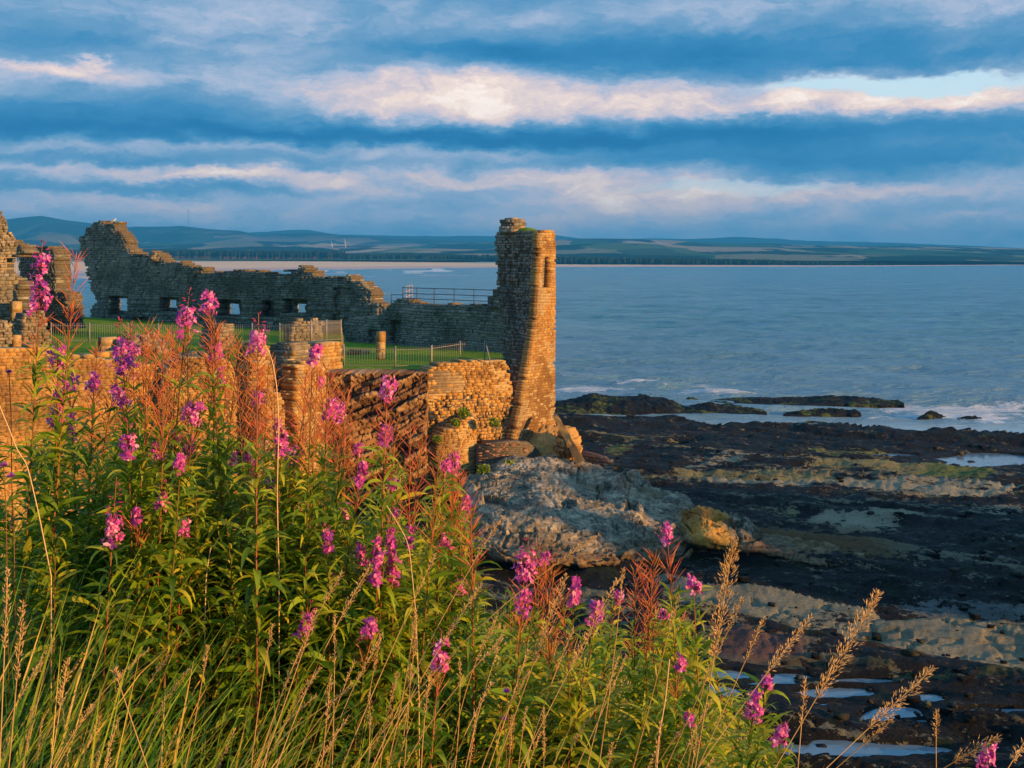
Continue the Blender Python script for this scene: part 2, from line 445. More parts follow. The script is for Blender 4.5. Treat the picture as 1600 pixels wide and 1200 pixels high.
def wall(name, fr, outline, mats, parent=None, holes=(), niches=(), thick=0.9, ch=0.2, cw=0.38, rough=0.02, amp=0.0, ampf=0.6,
         rag=0.12, layers=1, seed=0, band=None, tone0=0.0, protr=None, hsh=(0, 0), jag=0.0):
    rs = np.random.default_rng(seed + 5)
    if jag:
        oo = []
        for (x1, y1), (x2, y2) in zip(outline, outline[1:] + outline[:1]):
            m_ = max(1, int(math.hypot(x2 - x1, y2 - y1) / 4))
            for i_ in range(m_):
                u_ = i_ / m_; oo.append((x1 + (x2 - x1) * u_ + rs.normal(0, jag * .4), y1 + (y2 - y1) * u_ + rs.normal(0, jag) - abs(rs.normal(0, jag * .6))))
        outline = oo
    poly = [fr.st(*p) for p in outline]
    hs = [(fr.st(a, c)[0] + hsh[0], fr.st(b, c)[0] + hsh[1], fr.st((a + b) / 2, d)[1], fr.st((a + b) / 2, c)[1]) for a, c, b, d in holes]
    ns = [(fr.st(a, c)[0] + (hsh[0] * .7 if hsh[0] else 0), fr.st(b, c)[0], fr.st((a + b) / 2, d)[1], fr.st((a + b) / 2, c)[1], dp) for a, c, b, d, dp in niches]
    smin, smax = min(p[0] for p in poly), max(p[0] for p in poly); tmin, tmax = min(p[1] for p in poly), max(p[1] for p in poly)
    cuts = sorted(set([tmin - .05] + [v for h in hs for v in h[2:4]]))
    ts = []; t = tmin - 0.05
    while t < tmax + 0.2:
        ts.append(t); t += ch * rs.uniform(0.65, 1.4)
    for h in hs:
        for v in h[2:4]:
            i = int(np.argmin([abs(q - v) for q in ts])); ts[i] = v
    ts = sorted(set(ts))
    S0, S1, T0, T1, cS0, cS1, cT0, cT1 = ([] for _ in range(8))
    for t0, t1 in zip(ts[:-1], ts[1:]):
        if t1 - t0 < 0.03: continue
        tm = (t0 + t1) / 2; e = [smin - .2]
        while e[-1] < smax + .2: e.append(e[-1] + cw * rs.uniform(0.45, 1.65))
        for h in hs:
            if h[2] - 1e-3 <= tm <= h[3] + 1e-3:
                e = [v for v in e if min(abs(v - h[0]), abs(v - h[1])) > 0.08] + [h[0], h[1]]
        e = np.array(sorted(e)); a, b = e[:-1], e[1:]; m = (a + b) / 2
        j = rs.uniform(-1, 1, len(m)) * rag
        k = inpoly(m + j, np.full(len(m), tm) + np.abs(j) * .8 * rs.choice([-1, 1], len(m)), poly)
        for h in hs: k &= ~((m > h[0]) & (m < h[1]) & (tm > h[2]) & (tm < h[3]))
        if not k.any(): continue
        idx = np.flatnonzero(k); runs = np.split(idx, np.flatnonzero(np.diff(idx) > 1) + 1); a = a.copy(); b = b.copy()
        xs = []
        for (x1, y1), (x2, y2) in zip(poly, poly[1:] + poly[:1]):
            if (y1 > tm) != (y2 > tm): xs.append((x2 - x1) * (tm - y1) / (y2 - y1) + x1)
        xs = np.array(xs + [h_[i] for h_ in hs for i in (0, 1) if h_[2] < tm < h_[3]])
        for r in runs:
            for side, arr in ((0, a), (-1, b)):
                if len(xs):
                    i0 = r[side]; x_ = xs[np.argmin(np.abs(xs - arr[i0]))] + rs.uniform(-1, 1) * rag * .4
                    lo_, hi_ = (b[i0] - cw * 1.3, b[i0] - .04) if side == 0 else (a[i0] + .04, a[i0] + cw * 1.3)
                    arr[i0] = np.clip(x_, lo_, hi_)
            cS0.append(a[r[0]]); cS1.append(b[r[-1]]); cT0.append(t0); cT1.append(t1)
        S0 += list(a[k]); S1 += list(b[k]); T0 += [t0] * k.sum(); T1 += [t1] * k.sum()
    S0, S1, T0, T1 = map(np.array, (S0, S1, T0, T1)); n = len(S0); sm, tm = (S0 + S1) / 2, (T0 + T1) / 2
    dep = fbm(sm * ampf, tm * ampf, 0, 4, seed) * amp + rs.uniform(-1, 1, n) * rough - .07 * (rs.uniform(0, 1, n) < .04) - .06 * np.clip(fbm(sm * 1.4, tm * 1.8, 3, 3, seed + 50) - .28, 0, .5) / .3
    if protr is not None: dep = dep + protr(fr, sm, tm)
    for a, b, c, d, dp in ns: dep = dep - dp * ((sm > a) & (sm < b) & (tm > c) & (tm < d))
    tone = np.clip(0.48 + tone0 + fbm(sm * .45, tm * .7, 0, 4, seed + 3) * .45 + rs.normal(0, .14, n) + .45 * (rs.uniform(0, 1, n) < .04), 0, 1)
    g = 0.004
    mb = MB()
    th = thick / layers
    cr = (_h(np.floor(T0 * 50), np.floor(S0 * 20), np.zeros(n), seed) - .5) * th * .8
    for L in range(layers):
        f = dep - L * th if L == 0 else np.minimum(np.full(n, -L * th - .01) + cr, dep)
        b = np.full(n, -(L + 1) * th) + (cr if L < layers - 1 else 0)
        e = rs.uniform(0, .03, n)
        V, Fc = boxes(fr, S0 + g - e * .3, S1 - g + e * .3, T0 + g, T1 - g, f, np.minimum(b, f - .05), 0.006 if rough < .04 else .02)
        tn = tone if L == 0 else np.clip(tone + rs.normal(0, .25, n), 0, 1)
        mb.add(V, Fc, np.repeat(tn, 6), 0)
    # bed of mortar behind the faces
    cS0, cS1, cT0, cT1 = map(np.array, (cS0, cS1, cT0, cT1)); q = len(cS0)
    if amp > 0.06 or protr is not None or ns:
        V, Fc = boxes(fr, S0 - .005, S1 + .005, T0 - .004, T1 + .004, dep - .009, np.full(n, -thick + .04), 0.0); k = n
    else:
        V, Fc = boxes(fr, cS0 + .01, cS1 - .01, cT0 - .004, cT1 + .004, np.full(q, -.007), np.full(q, -thick + .04), 0.0); k = q
    mb.add(V, Fc, np.full(k * 6, .5), 1)
    return mb.build(name, mats, parent)


def rubble_heap(name, c, size, n, mat, parent=None, seed=0, s=(0.12, 0.34), tone=.5):
    """a heap of squared fallen stones"""
    rs = np.random.default_rng(seed); mb = MB()
    for i in range(n):
        u, v = rs.normal(0, .42, 2); r = math.hypot(u, v)
        if r > 1.05: continue
        hh = max(0, 1 - r ** 1.4) * rs.uniform(.15, 1)
        k = rs.uniform(*s)
        P = np.array([[-1, -1, -1], [1, -1, -1], [1, -1, 1], [-1, -1, 1], [-1, 1, -1], [1, 1, -1], [1, 1, 1], [-1, 1, 1]]) * .5
        P = P * np.array([k * rs.uniform(.8, 1.7), k * rs.uniform(.8, 1.4), k * rs.uniform(.5, 1)]) + rs.uniform(-.03, .03, (8, 3))
        M = Matrix.Rotation(rs.uniform(0, 6), 3, 'Z') @ Matrix.Rotation(rs.uniform(-.4, .4), 3, 'X')
        P = P @ np.array(M).T + np.array([c[0] + u * size[0], c[1] + v * size[1], c[2] + hh * size[2]])
        mb.add(P, BOXF, np.clip(tone + rs.normal(0, .22), 0, 1), 0)
    return mb.build(name, [mat], parent)


# ================================================================== CASTLE
def build_back_wall():
    fr = Frame(120, 126, -37)
    root = empty('curtain_wall', fr.P(10, 8.0).tolist())
    tag(root, 'long ragged grey curtain wall with square openings behind the lawn, gull on its high left end', 'ruined wall')
    out = [(136, 512), (148, 470), (139, 440), (130, 405), (124, 392), (123, 375), (133, 362), (148, 355), (165, 354), (178, 356), (188, 364), (197, 378), (201, 392),
           (208, 401), (232, 402), (238, 396), (246, 396), (252, 406), (268, 411), (300, 417), (322, 425), (342, 430), (362, 427), (382, 423), (402, 426),
           (440, 428), (455, 427), (462, 421), (480, 422), (497, 431), (520, 438), (550, 437), (566, 443), (577, 453), (584, 462), (582, 476), (604, 482), (604, 545), (560, 540), (500, 525), (300, 512)]
    o = wall('wall_body', fr, out, [SHADED, MORT], root,
         holes=[(186, 467, 197, 487), (265, 470, 274, 483), (361, 475, 373, 492), (469, 476, 478, 490)],
         niches=[(180, 462, 201, 494, .85), (262, 467, 278, 489, .85), (352, 468, 376, 496, .85), (456, 466, 482, 492, .85), (196, 494, 232, 506, .5), (421, 470, 431, 498, .9), (536, 450, 548, 540, .35)],
         thick=1.3, ch=0.19, cw=.40, rough=.035, amp=.14, ampf=.35, rag=.2, layers=3, seed=21, tone0=-.02, hsh=(-1.5, -.95), jag=3.2)
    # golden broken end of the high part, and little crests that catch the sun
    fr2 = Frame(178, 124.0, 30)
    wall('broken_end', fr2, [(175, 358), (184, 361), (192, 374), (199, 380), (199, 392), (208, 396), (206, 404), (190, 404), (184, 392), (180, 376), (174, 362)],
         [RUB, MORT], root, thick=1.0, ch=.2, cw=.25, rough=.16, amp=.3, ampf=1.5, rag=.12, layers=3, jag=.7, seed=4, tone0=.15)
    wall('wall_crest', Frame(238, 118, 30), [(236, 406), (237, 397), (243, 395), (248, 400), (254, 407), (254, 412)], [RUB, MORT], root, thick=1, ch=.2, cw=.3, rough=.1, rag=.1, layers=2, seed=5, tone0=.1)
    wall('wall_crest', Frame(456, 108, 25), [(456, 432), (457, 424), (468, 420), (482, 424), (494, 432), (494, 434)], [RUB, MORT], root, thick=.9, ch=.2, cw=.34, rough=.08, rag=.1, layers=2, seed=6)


def build_mid_wall():
    fr = Frame(540, 97, -46)
    root = empty('parapet_wall', fr.P(8, 7.6).tolist())
    tag(root, 'grey rubble wall carrying the dark iron railing, left of the tall tower', 'ruined wall')
    out = [(536, 556), (538, 505), (546, 498), (560, 496), (580, 494), (596, 493), (603, 482), (611, 474), (622, 467), (634, 466), (644, 474), (660, 475), (700, 476), (796, 477), (800, 556)]
    wall('wall_body', fr, out, [SHADED, MORT], root, niches=[(608, 500, 626, 545, .45), (575, 515, 590, 548, .3)], thick=1.1, ch=.17, cw=.3, rough=.03, amp=.08, rag=.08, layers=2, jag=.9, seed=31, tone0=.08)
    # stair-stepped shoulder up to the tower
    wall('stepped_shoulder', Frame(762, 85.2, -40), [(762, 480), (762, 464), (770, 461), (770, 455), (776, 448), (776, 440), (792, 430), (792, 480)], [SHADED, MORT], root,
         thick=1.3, ch=.25, cw=.4, rough=.05, rag=.05, layers=2, seed=32)
    # lean-to stair remains and the low stones at its foot
    wall('low_wall', Frame(547, 84, 40), [(546, 572), (547, 546), (562, 547), (579, 548), (579, 560), (560, 568)], [SUNLIT, MORTG], root, thick=.5, ch=.18, cw=.3, rough=.03, rag=.05, layers=1, seed=33)
    return fr


def pier(name, label, px, Y, py0, py1, w, d, ang, mats, ch=.22, cw=.36, seed=0, cat='standing stone', tone0=0.0, rough=.03, top=None):
    fr = Frame(px, Y, ang); t0 = H - (py1 - HY) / F * Y; t1 = H - (py0 - HY) / F * Y
    k = fr.d[0] / Y * F
    # outline in photo pixels from real width
    q1 = fr.P(w, 0)[:2]; px1 = CX + q1[0] / q1[1] * F
    tp = top or [(0, 0), (1, 0)]
    out = [(px, py1)] + [(px + (px1 - px) * u, py0 + v) for u, v in tp] + [(px1, py1)]
    root = empty(name, (fr.o[0], fr.o[1], t0)); tag(root, label, cat)
    wall('stonework', fr, out, mats, root, thick=d, ch=ch, cw=cw, rough=rough, rag=.03, layers=max(1, int(d / .45)), seed=seed, tone0=tone0)
    return root


def build_tower():
    Wf = Frame(845, 75, 54)
    root = empty('tower_ruin', (1.2, 75, 3.2))
    tag(root, 'tall ruined tower with one arched window, grey on the left and golden toward the sea', 'tower')
    PF = [(340, 845), (362, 845), (430, 842), (480, 840), (520, 835), (560, 828), (600, 821), (640, 814), (690, 803), (720, 800)]
    PL = [(340, 784), (362, 777), (372, 775), (400, 777), (430, 780), (448, 778), (470, 779), (500, 783), (560, 788), (590, 782), (620, 776), (650, 772), (700, 770), (720, 768)]
    YL = [(340, 80), (480, 79.5), (560, 76.5), (720, 74.5)]
    edge = [(p[1], p[0]) for p in PF]
    out = edge[1:] + [(845, 712), (868, 706), (868.5, 362)]
    out = out + [(857, 361)]
    wall('sea_face', Wf, out, [SUNLIT, MORTG], root, holes=[(848.2, 409, 860.2, 449), (849.6, 405.0, 859.2, 409), (851.8, 401.5, 857.6, 405.0)], thick=.6, ch=.15, cw=.27,
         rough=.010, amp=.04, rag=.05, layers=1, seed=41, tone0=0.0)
    # broken inner mass, course by course
    rs = np.random.default_rng(8); mb = MB(); z = 14 - (712 - HY) / F * 75; ztop = 14 - (361 - HY) / F * 77
    while z < ztop:
        h = .15 * rs.uniform(.7, 1.5); zt = min(z + h, ztop); zm = (z + zt) / 2
        py = HY + (14 - zm) / 76 * F
        s, _ = Wf.st(interp(py, PF), py); Fp = Wf.P(s + .02, 0, -.5)[:2]
        yl = interp(py, YL); lx = interp(py, PL) + rs.normal(0, 1.6) + 4.0 * float(fbm(zm * 1.3, 0, 0, 4, 61, .65)); Lp = np.array([(lx - CX) / F * yl, yl])
        v = Fp - Lp; ln = np.linalg.norm(v); v = v / ln; nn = np.array([v[1], -v[0]])
        if nn[0] > 0: nn = -nn
        Rb = Wf.P(.12 if 395 < py < 455 else 1.55, 0, -.5)[:2]; Lb = Lp + np.array([.9, 2.0])
        def quadbox(A, B, C, D, z0, z1):
            return np.array([[*A, z0], [*B, z0], [*B, z1], [*A, z1], [*D, z0], [*C, z0], [*C, z1], [*D, z1]])
        q = 0.0
        while q < ln:
            w_ = .27 * rs.uniform(.4, 1.8); q1 = min(q + w_, ln)
            m = (q + q1) / 2; fr_ = m / ln
            belt = math.exp(-((fr_ - .5) / .22) ** 2)
            dp = float(fbm(m * .9, zm * .55, 0, 4, 77)) * (.22 + .62 * belt) + rs.uniform(-.07, .07) - .10 * (rs.uniform() < .08) + .14 * belt
            if py < 385: dp *= .5
            A = Lp + v * (q + .012) + nn * (dp + rs.uniform(-.02, .02)); B = Lp + v * (q1 - .012) + nn * (dp + rs.uniform(-.02, .02))
            C = B - nn * (dp + .8); D = A - nn * (dp + .8)
            P = quadbox(A, B, C, D, z + .012, zt - .012); P[:4] += rs.uniform(-.02, .02, (4, 3))
            mb.add(P, BOXF, float(np.clip(.5 + .35 * fbm(m * .5, zm * .4, 1, 3, 5) + rs.normal(0, .2), 0, 1)), 0)
            P = quadbox(Lp + v * q + nn * (dp - .03), Lp + v * q1 + nn * (dp - .03), Lp + v * q1 - nn * .7, Lp + v * q - nn * .7, z - .003, zt + .003)
            mb.add(P, BOXF, .3, 1)
            q = q1
        i_ = -.06
        mb.add(quadbox(Lp + nn * i_, Fp + nn * i_, Rb, Lb, z - .004, zt + .004), BOXF, .4, 1)
        # back-left return
        qn = 0
        vv = Lb - Lp; l2 = np.linalg.norm(vv); vv /= l2; n2 = np.array([-vv[1], vv[0]])
        while qn < l2:
            q1 = min(qn + .35 * rs.uniform(.5, 1.5), l2)
            A = Lp + vv * q1 + n2 * .04; B = Lp + vv * qn + n2 * .04
            mb.add(quadbox(A, B, B - n2 * .3, A - n2 * .3, z + .01, zt - .01), BOXF, rs.uniform(.2, .8), 0); qn = q1
        z = zt
    mb.build('broken_core', [RUB, MORT], root)
    # turret stub on the top and turf beside it
    wall('turret_stub', Frame(803, 77.2, 50), [(801, 366), (802, 342), (806, 341), (812, 343), (821, 346), (823, 352), (823, 366)], [RUB, MORT], root, thick=1.1, ch=.18, cw=.34, rough=.05, rag=.07, layers=3, seed=43, tone0=.1)
    wall('turret_stub', Frame(783, 79.2, -30), [(781, 366), (784, 350), (790, 341), (797, 338), (803, 341), (804, 366)], [SHADED, MORT], root, thick=.7, ch=.18, cw=.34, rough=.06, rag=.07, layers=1, seed=44)
    zt = 14 - (361 - HY) / F * 77
    nr, nc = 14, 26; s = np.linspace(0, 1, nc)[None, :]; t = np.linspace(0, 1, nr)[:, None]
    A, B, C, D = [np.array(p) for p in ((-.75, 79.2), (1.55, 75.4), (2.45, 77.4), (.4, 81))]
    X = (1 - t) * ((1 - s) * A[0] + s * B[0]) + t * ((1 - s) * D[0] + s * C[0]); Y = (1 - t) * ((1 - s) * A[1] + s * B[1]) + t * ((1 - s) * D[1] + s * C[1])
    Z = zt - .06 + .30 * np.exp(-((s - .45) / .3) ** 2) * np.sin(np.pi * t) ** .5 + .08 * fbm(X * 3, Y * 3, 0, 3, 2)
    mesh_obj('turf_cap', np.stack([X, Y, Z], -1).reshape(-1, 3), grid_faces(nr, nc), TURF, root, True)
    # leaning prop against the foot and loose quoins
    P0 = np.array(W(867, 650, 73.0)); P1 = np.array(W(908, 722, 69.4))
    v = P1 - P0; mb = MB(); side = np.array([.0, .5, 0]); up = np.array([.16, 0, .07])
    n = 7; pts = []
    for i in range(n + 1):
        c = P0 + v * i / n; k = .8 + .5 * i / n
        pts.append([c - up * k, c + up * k, c + up * k + side, c - up * k + side])
    V = np.array(pts).reshape(-1, 3); fc = []
    for i in range(n):
        for j in range(4): fc.append([i * 4 + j, i * 4 + (j + 1) % 4, i * 4 + 4 + (j + 1) % 4, i * 4 + 4 + j])
    fc += [[0, 1, 2, 3], [n * 4 + 3, n * 4 + 2, n * 4 + 1, n * 4]]
    V = V + RNG.uniform(-.035, .035, V.shape)
    mesh_obj('stone_prop', V, fc, [SUNLIT], root, tone=np.random.default_rng(1).uniform(.3, .6, len(fc)))


TURF_ = new_mat('turf')
def _turf():
    m, nt, p = TURF_; o = pos(nt)
    f = noise(nt, o, .9, 5, .7); g = noise(nt, o, 9, 5, .7)
    c = ramp(nt, (f * .6 + g * .5).cl(), [(0.3, (0.05, 0.09, 0.012)), (.46, (0.09, 0.19, 0.014)), (.6, (0.17, 0.27, 0.018)), (.75, (0.30, 0.30, 0.06))])
    nt.links.new(c, p.inputs['Base Color']); p.inputs['Roughness'].default_value = 1; p.inputs['Specular IOR Level'].default_value = .05
    bump(nt, p, g, 1, .06)
_turf(); TURF = TURF_[0]


def cliff_mat():
    m, nt, p = new_mat('bedded_sandstone'); o = pos(nt)
    t = N(nt, attr(nt, 'tone').outputs['Fac'])
    x, y, z = sep(nt, o)
    q = z - x * .42
    b = noise(nt, xyz(nt, x * .35, y * .35, q * 5.0), 1.0, 6, .65)
    f = t * .5 + b * .6
    c = ramp(nt, f.cl(), [(0.2, (0.05, 0.026, 0.016)), (.45, (0.15, 0.08, 0.042)), (.62, (0.28, 0.155, 0.075)), (.85, (0.48, 0.32, 0.18))])
    d = noise(nt, o, 6, 6, .7); c = mixc(nt, d.gt(.55, .75) * .5, c, (.07, .05, .035))
    nt.links.new(c, p.inputs['Base Color']); p.inputs['Roughness'].default_value = .9; p.inputs['Specular IOR Level'].default_value = .15
    bump(nt, p, b * 1.5 + d, 1.0, .06)
    return m
BED = cliff_mat()


def build_cliff():
    """tilted sandstone beds below the middle of the courtyard"""
    fr = Frame(498, 71.6, -4); ns, nt_ = 210, 150
    s = np.linspace(0, 6.15, ns)[None, :]; t = np.linspace(-.5, 7.58, nt_)[:, None]
    s, t = np.broadcast_arrays(s, t)
    q = t - s * .42 + .34 * fbm(s * .45, t * .45, 0, 4, 3); q = q + .16 * fbm(s * 1.6, q * 1.2, 0, 3, 31)
    st = .30; qi = np.floor(q / st); fq = q / st - qi
    lay = _h(qi, qi * 0 + 1, qi * 0, 9)
    dep = (lay - .5) * .5 + (.12 * fq) + .7 * fbm(s * .55, t * .7, 1, 5, 12, .6) - .12 * (fq < .14)
    sj = s / (.35 + .9 * _h(qi, qi * 0 + 7, qi * 0, 3)) + lay * 5 + .3 * fbm(s * 2, t * 2, 0, 2, 4); blk = _h(qi, np.floor(sj), qi * 0, 5); dep = dep + (blk - .5) * .42 - .14 * ((sj - np.floor(sj)) < .08) - .35 * (blk > .9)
    dep = dep + .06 * fbm(s * 5, t * 5, 0, 3, 33) + (7.6 - t) * .12
    hole = smooth(-(t - (.6 + (s - 4.5) * .28)), 0, .5) * smooth(s, 3.8, 5); dep = dep - 1.6 * hole
    P = fr.P(s, t, 0); P = P + np.stack([dep * fr.n[0], dep * fr.n[1], 0 * dep], -1)
    P[-1] = fr.P(s[-1], t[-1] + .02, -2.0); P[0, :, 2] = -.6; P[:, 0] = fr.P(s[:, 0], t[:, 0], -3.0); P[:, -1] = fr.P(s[:, -1] - .2, t[:, -1], -2.5)
    o = mesh_obj('sandstone_cliff', P.reshape(-1, 3), grid_faces(nt_, ns), BED, None, tone=(lay * .7 + .3 * blk).ravel())
    # close it behind so it has real thickness
    tag(o, 'brown cliff of tilted sandstone beds under the courtyard fence', 'cliff')


def build_sea_wall():
    fr = Frame(655, 71.6, 25)
    root = empty('retaining_wall', fr.P(2, 3).tolist())
    tag(root, 'golden retaining wall patched on the cliff edge below the fence, joined to the tower foot', 'retaining wall')
    def bulge(f, s, t): return .35 * np.sin(np.clip((s - .3) / 5, 0, 1) * math.pi) * 0 + .10 * fbm(s * .6, t * .6, 0, 3, 8)
    wall('upper_masonry', fr, [(672, 573), (690, 570), (704, 567), (740, 565), (793, 566), (800, 600), (806, 640), (770, 640), (742, 612), (700, 616), (664, 632), (656, 626), (661, 600), (668, 584)],
         [SUNLIT, MORTG], root, thick=1.4, ch=0.14, cw=0.26, rough=.03, amp=.06, rag=.08, layers=2, seed=51)
    fr2 = Frame(655, 71.9, 20)
    wall('eroded_core', fr2, [(662, 626), (700, 610), (742, 606), (775, 620), (812, 620), (818, 700), (800, 715), (690, 740), (668, 690), (663, 650)],
         [SUNLIT, MORT], root, thick=1.3, ch=0.15, cw=0.24, rough=.05, amp=.5, ampf=.8, rag=.06, layers=2, seed=52, tone0=.05)
    wall('patch_pier', Frame(680, 70.7, 25), [(681, 800), (681, 690), (690, 675), (702, 668), (744, 645), (746, 730), (748, 770), (748, 800)],
         [SUNLIT, MORTG], root, thick=1.3, ch=0.14, cw=0.23, rough=.03, amp=.05, rag=.04, layers=2, seed=53)
    wall('patch_pier', Frame(650, 70.4, 48), [(652, 800), (654, 745), (660, 715), (668, 706), (681, 700), (681, 800)],
         [SUNLIT, MORTG], root, thick=1.0, ch=0.15, cw=0.26, rough=.07, amp=.2, rag=.06, layers=2, seed=54)
    wall('footing', Frame(748, 71.2, 12), [(746, 760), (747, 700), (762, 692), (800, 690), (826, 692), (842, 702), (840, 725), (790, 750)],
         [REDST, MORT], root, thick=1.2, ch=0.08, cw=0.23, rough=.02, amp=.05, rag=.04, layers=1, seed=55)
    # wire loop left hanging over the patch
    mb = MB(); pts = []
    for i in range(40):
        a = i / 39 * 2.0 * math.pi + .6
        px = 694 + 24 * math.cos(a) * (1 + .1 * math.sin(3 * a)); py = 688 + 26 * math.sin(a)
        pts.append(W(px, py, 69.9))
    mb.tube(pts, .015, 4, .3); w_ = mb.build('hanging_wire', [IRON]); tag(w_, 'thin dark wire loop hanging over the golden wall patch', 'wire')


def railing(name, label, pts, rails, post_h, mat, r=.022, cat='railing'):
    root = empty(name, pts[0]); tag(root, label, cat)
    for k, p in enumerate(pts):
        mb = MB(); mb.tube([p, (p[0], p[1], p[2] + post_h)], r * 1.15, 6); mb.build('post', [mat], root).location = (-root.location)
    for h in rails:
        mb = MB(); mb.tube([(p[0], p[1], p[2] + h) for p in pts], r, 6); mb.build('rail', [mat], root).location = (-root.location)
    return root


def at_root(root, o):
    if o is not None: o.location = -root.location
    return o


def fence(label, pts, h=1.2, gap=.15, post=2.7):
    root = empty('railing_fence', pts[0]); tag(root, label, 'fence', 'metal picket fences round the courtyard')
    pk = MB(); ps = []
    for (a, b) in zip(pts[:-1], pts[1:]):
        a, b = np.array(a, float), np.array(b, float); L = np.linalg.norm((b - a)[:2]); n = max(2, int(L / gap))
        for i in range(n + 1):
            c = a + (b - a) * i / n
            pk.box((c[0], c[1], c[2] + h / 2 + .04), (.016, .016, h - .02), 0, RNG.uniform(.3, .7))
        for hh in (.12, h - .12): pk.tube([a + (0, 0, hh), b + (0, 0, hh)], .02, 4, .5)
        m = max(1, round(L / post))
        for i in range(m + 1):
            c = a + (b - a) * i / m
            if not ps or np.linalg.norm(ps[-1] - c) > .3: ps.append(c)
    at_root(root, pk.build('picket_panel', [GALV], root))
    for c in ps:
        mb = MB(); mb.box((c[0], c[1], c[2] + h / 2 + .03), (.07, .07, h + .12), 0, .5); at_root(root, mb.build('post', [GALV], root))
    return root


def build_fences(mid_fr):
    z = 7.5
    Yz = lambda py, zz: (H - zz) * F / (py - HY)
    P = lambda px, py, zz: W(px, py, Yz(py, zz))
    fence('picket fence along the grass behind the left hand ruins, seen between the flower spikes', [W(80, 535, 82), W(200, 536, 81.5), W(345, 538, 79)])
    fence('picket fence right of the stone lump, in front of the square wall openings', [W(352, 538, 79), W(437, 538, 77), W(487, 538, 74.5)])
    fence('short tan picket panel on top of the golden block at the courtyard corner', [W(486, 536, 70.5), W(533, 533, 75.5), W(537, 571, 76.2)], gap=.11)
    fence('long picket fence with green lawn behind, above the brown tilted cliff', [P(538, 574, z), P(618, 575, z), P(674, 574, z)])
    fence('picket fence on the golden retaining wall running to the tower', [P(675, 573, z), W(719, 566, 77), W(757, 565, 77), W(797, 562, 77)], gap=.12)
    # thin leaning pole behind it
    mb = MB(); mb.tube([W(767, 570, 73), W(760, 540, 73.4)], .03, 5, .6); o = mb.build('leaning_pole', [GALV]); tag(o, 'thin pale pole leaning against the picket fence beside the tower', 'pole')
    # dark railing on the parapet wall
    def mp(px, py=476):
        s, t = mid_fr.st(px, py); return mid_fr.P(s, t, -.5).tolist()
    zt = mp(700)[2]
    pts = [(*mp(px)[:2], zt - .05) for px in (621, 643, 670, 701, 732, 762, 776)]
    railing('iron_railing', 'dark iron railing with three rails along the parapet wall left of the tower', pts, (.36, .72, 1.12), 1.16, IRON, .028)
    pts = [(*mp(px)[:2], zt + dz - .5) for px, dz in ((603, .1), (621, .1))]
    railing('iron_railing', 'short low end of dark railing stepping down at the wall corner', pts, (.5, .95), 1.0, IRON, .028)
    pts = [(mp(626)[0], mp(626)[1] + dy, zt) for dy in (0.0, 3.0, 6.0)]
    railing('iron_railing', 'sunlit tan railing seen behind the left end of the dark one', pts, (.4, .8, 1.15), 1.15, TANIRON, .02)


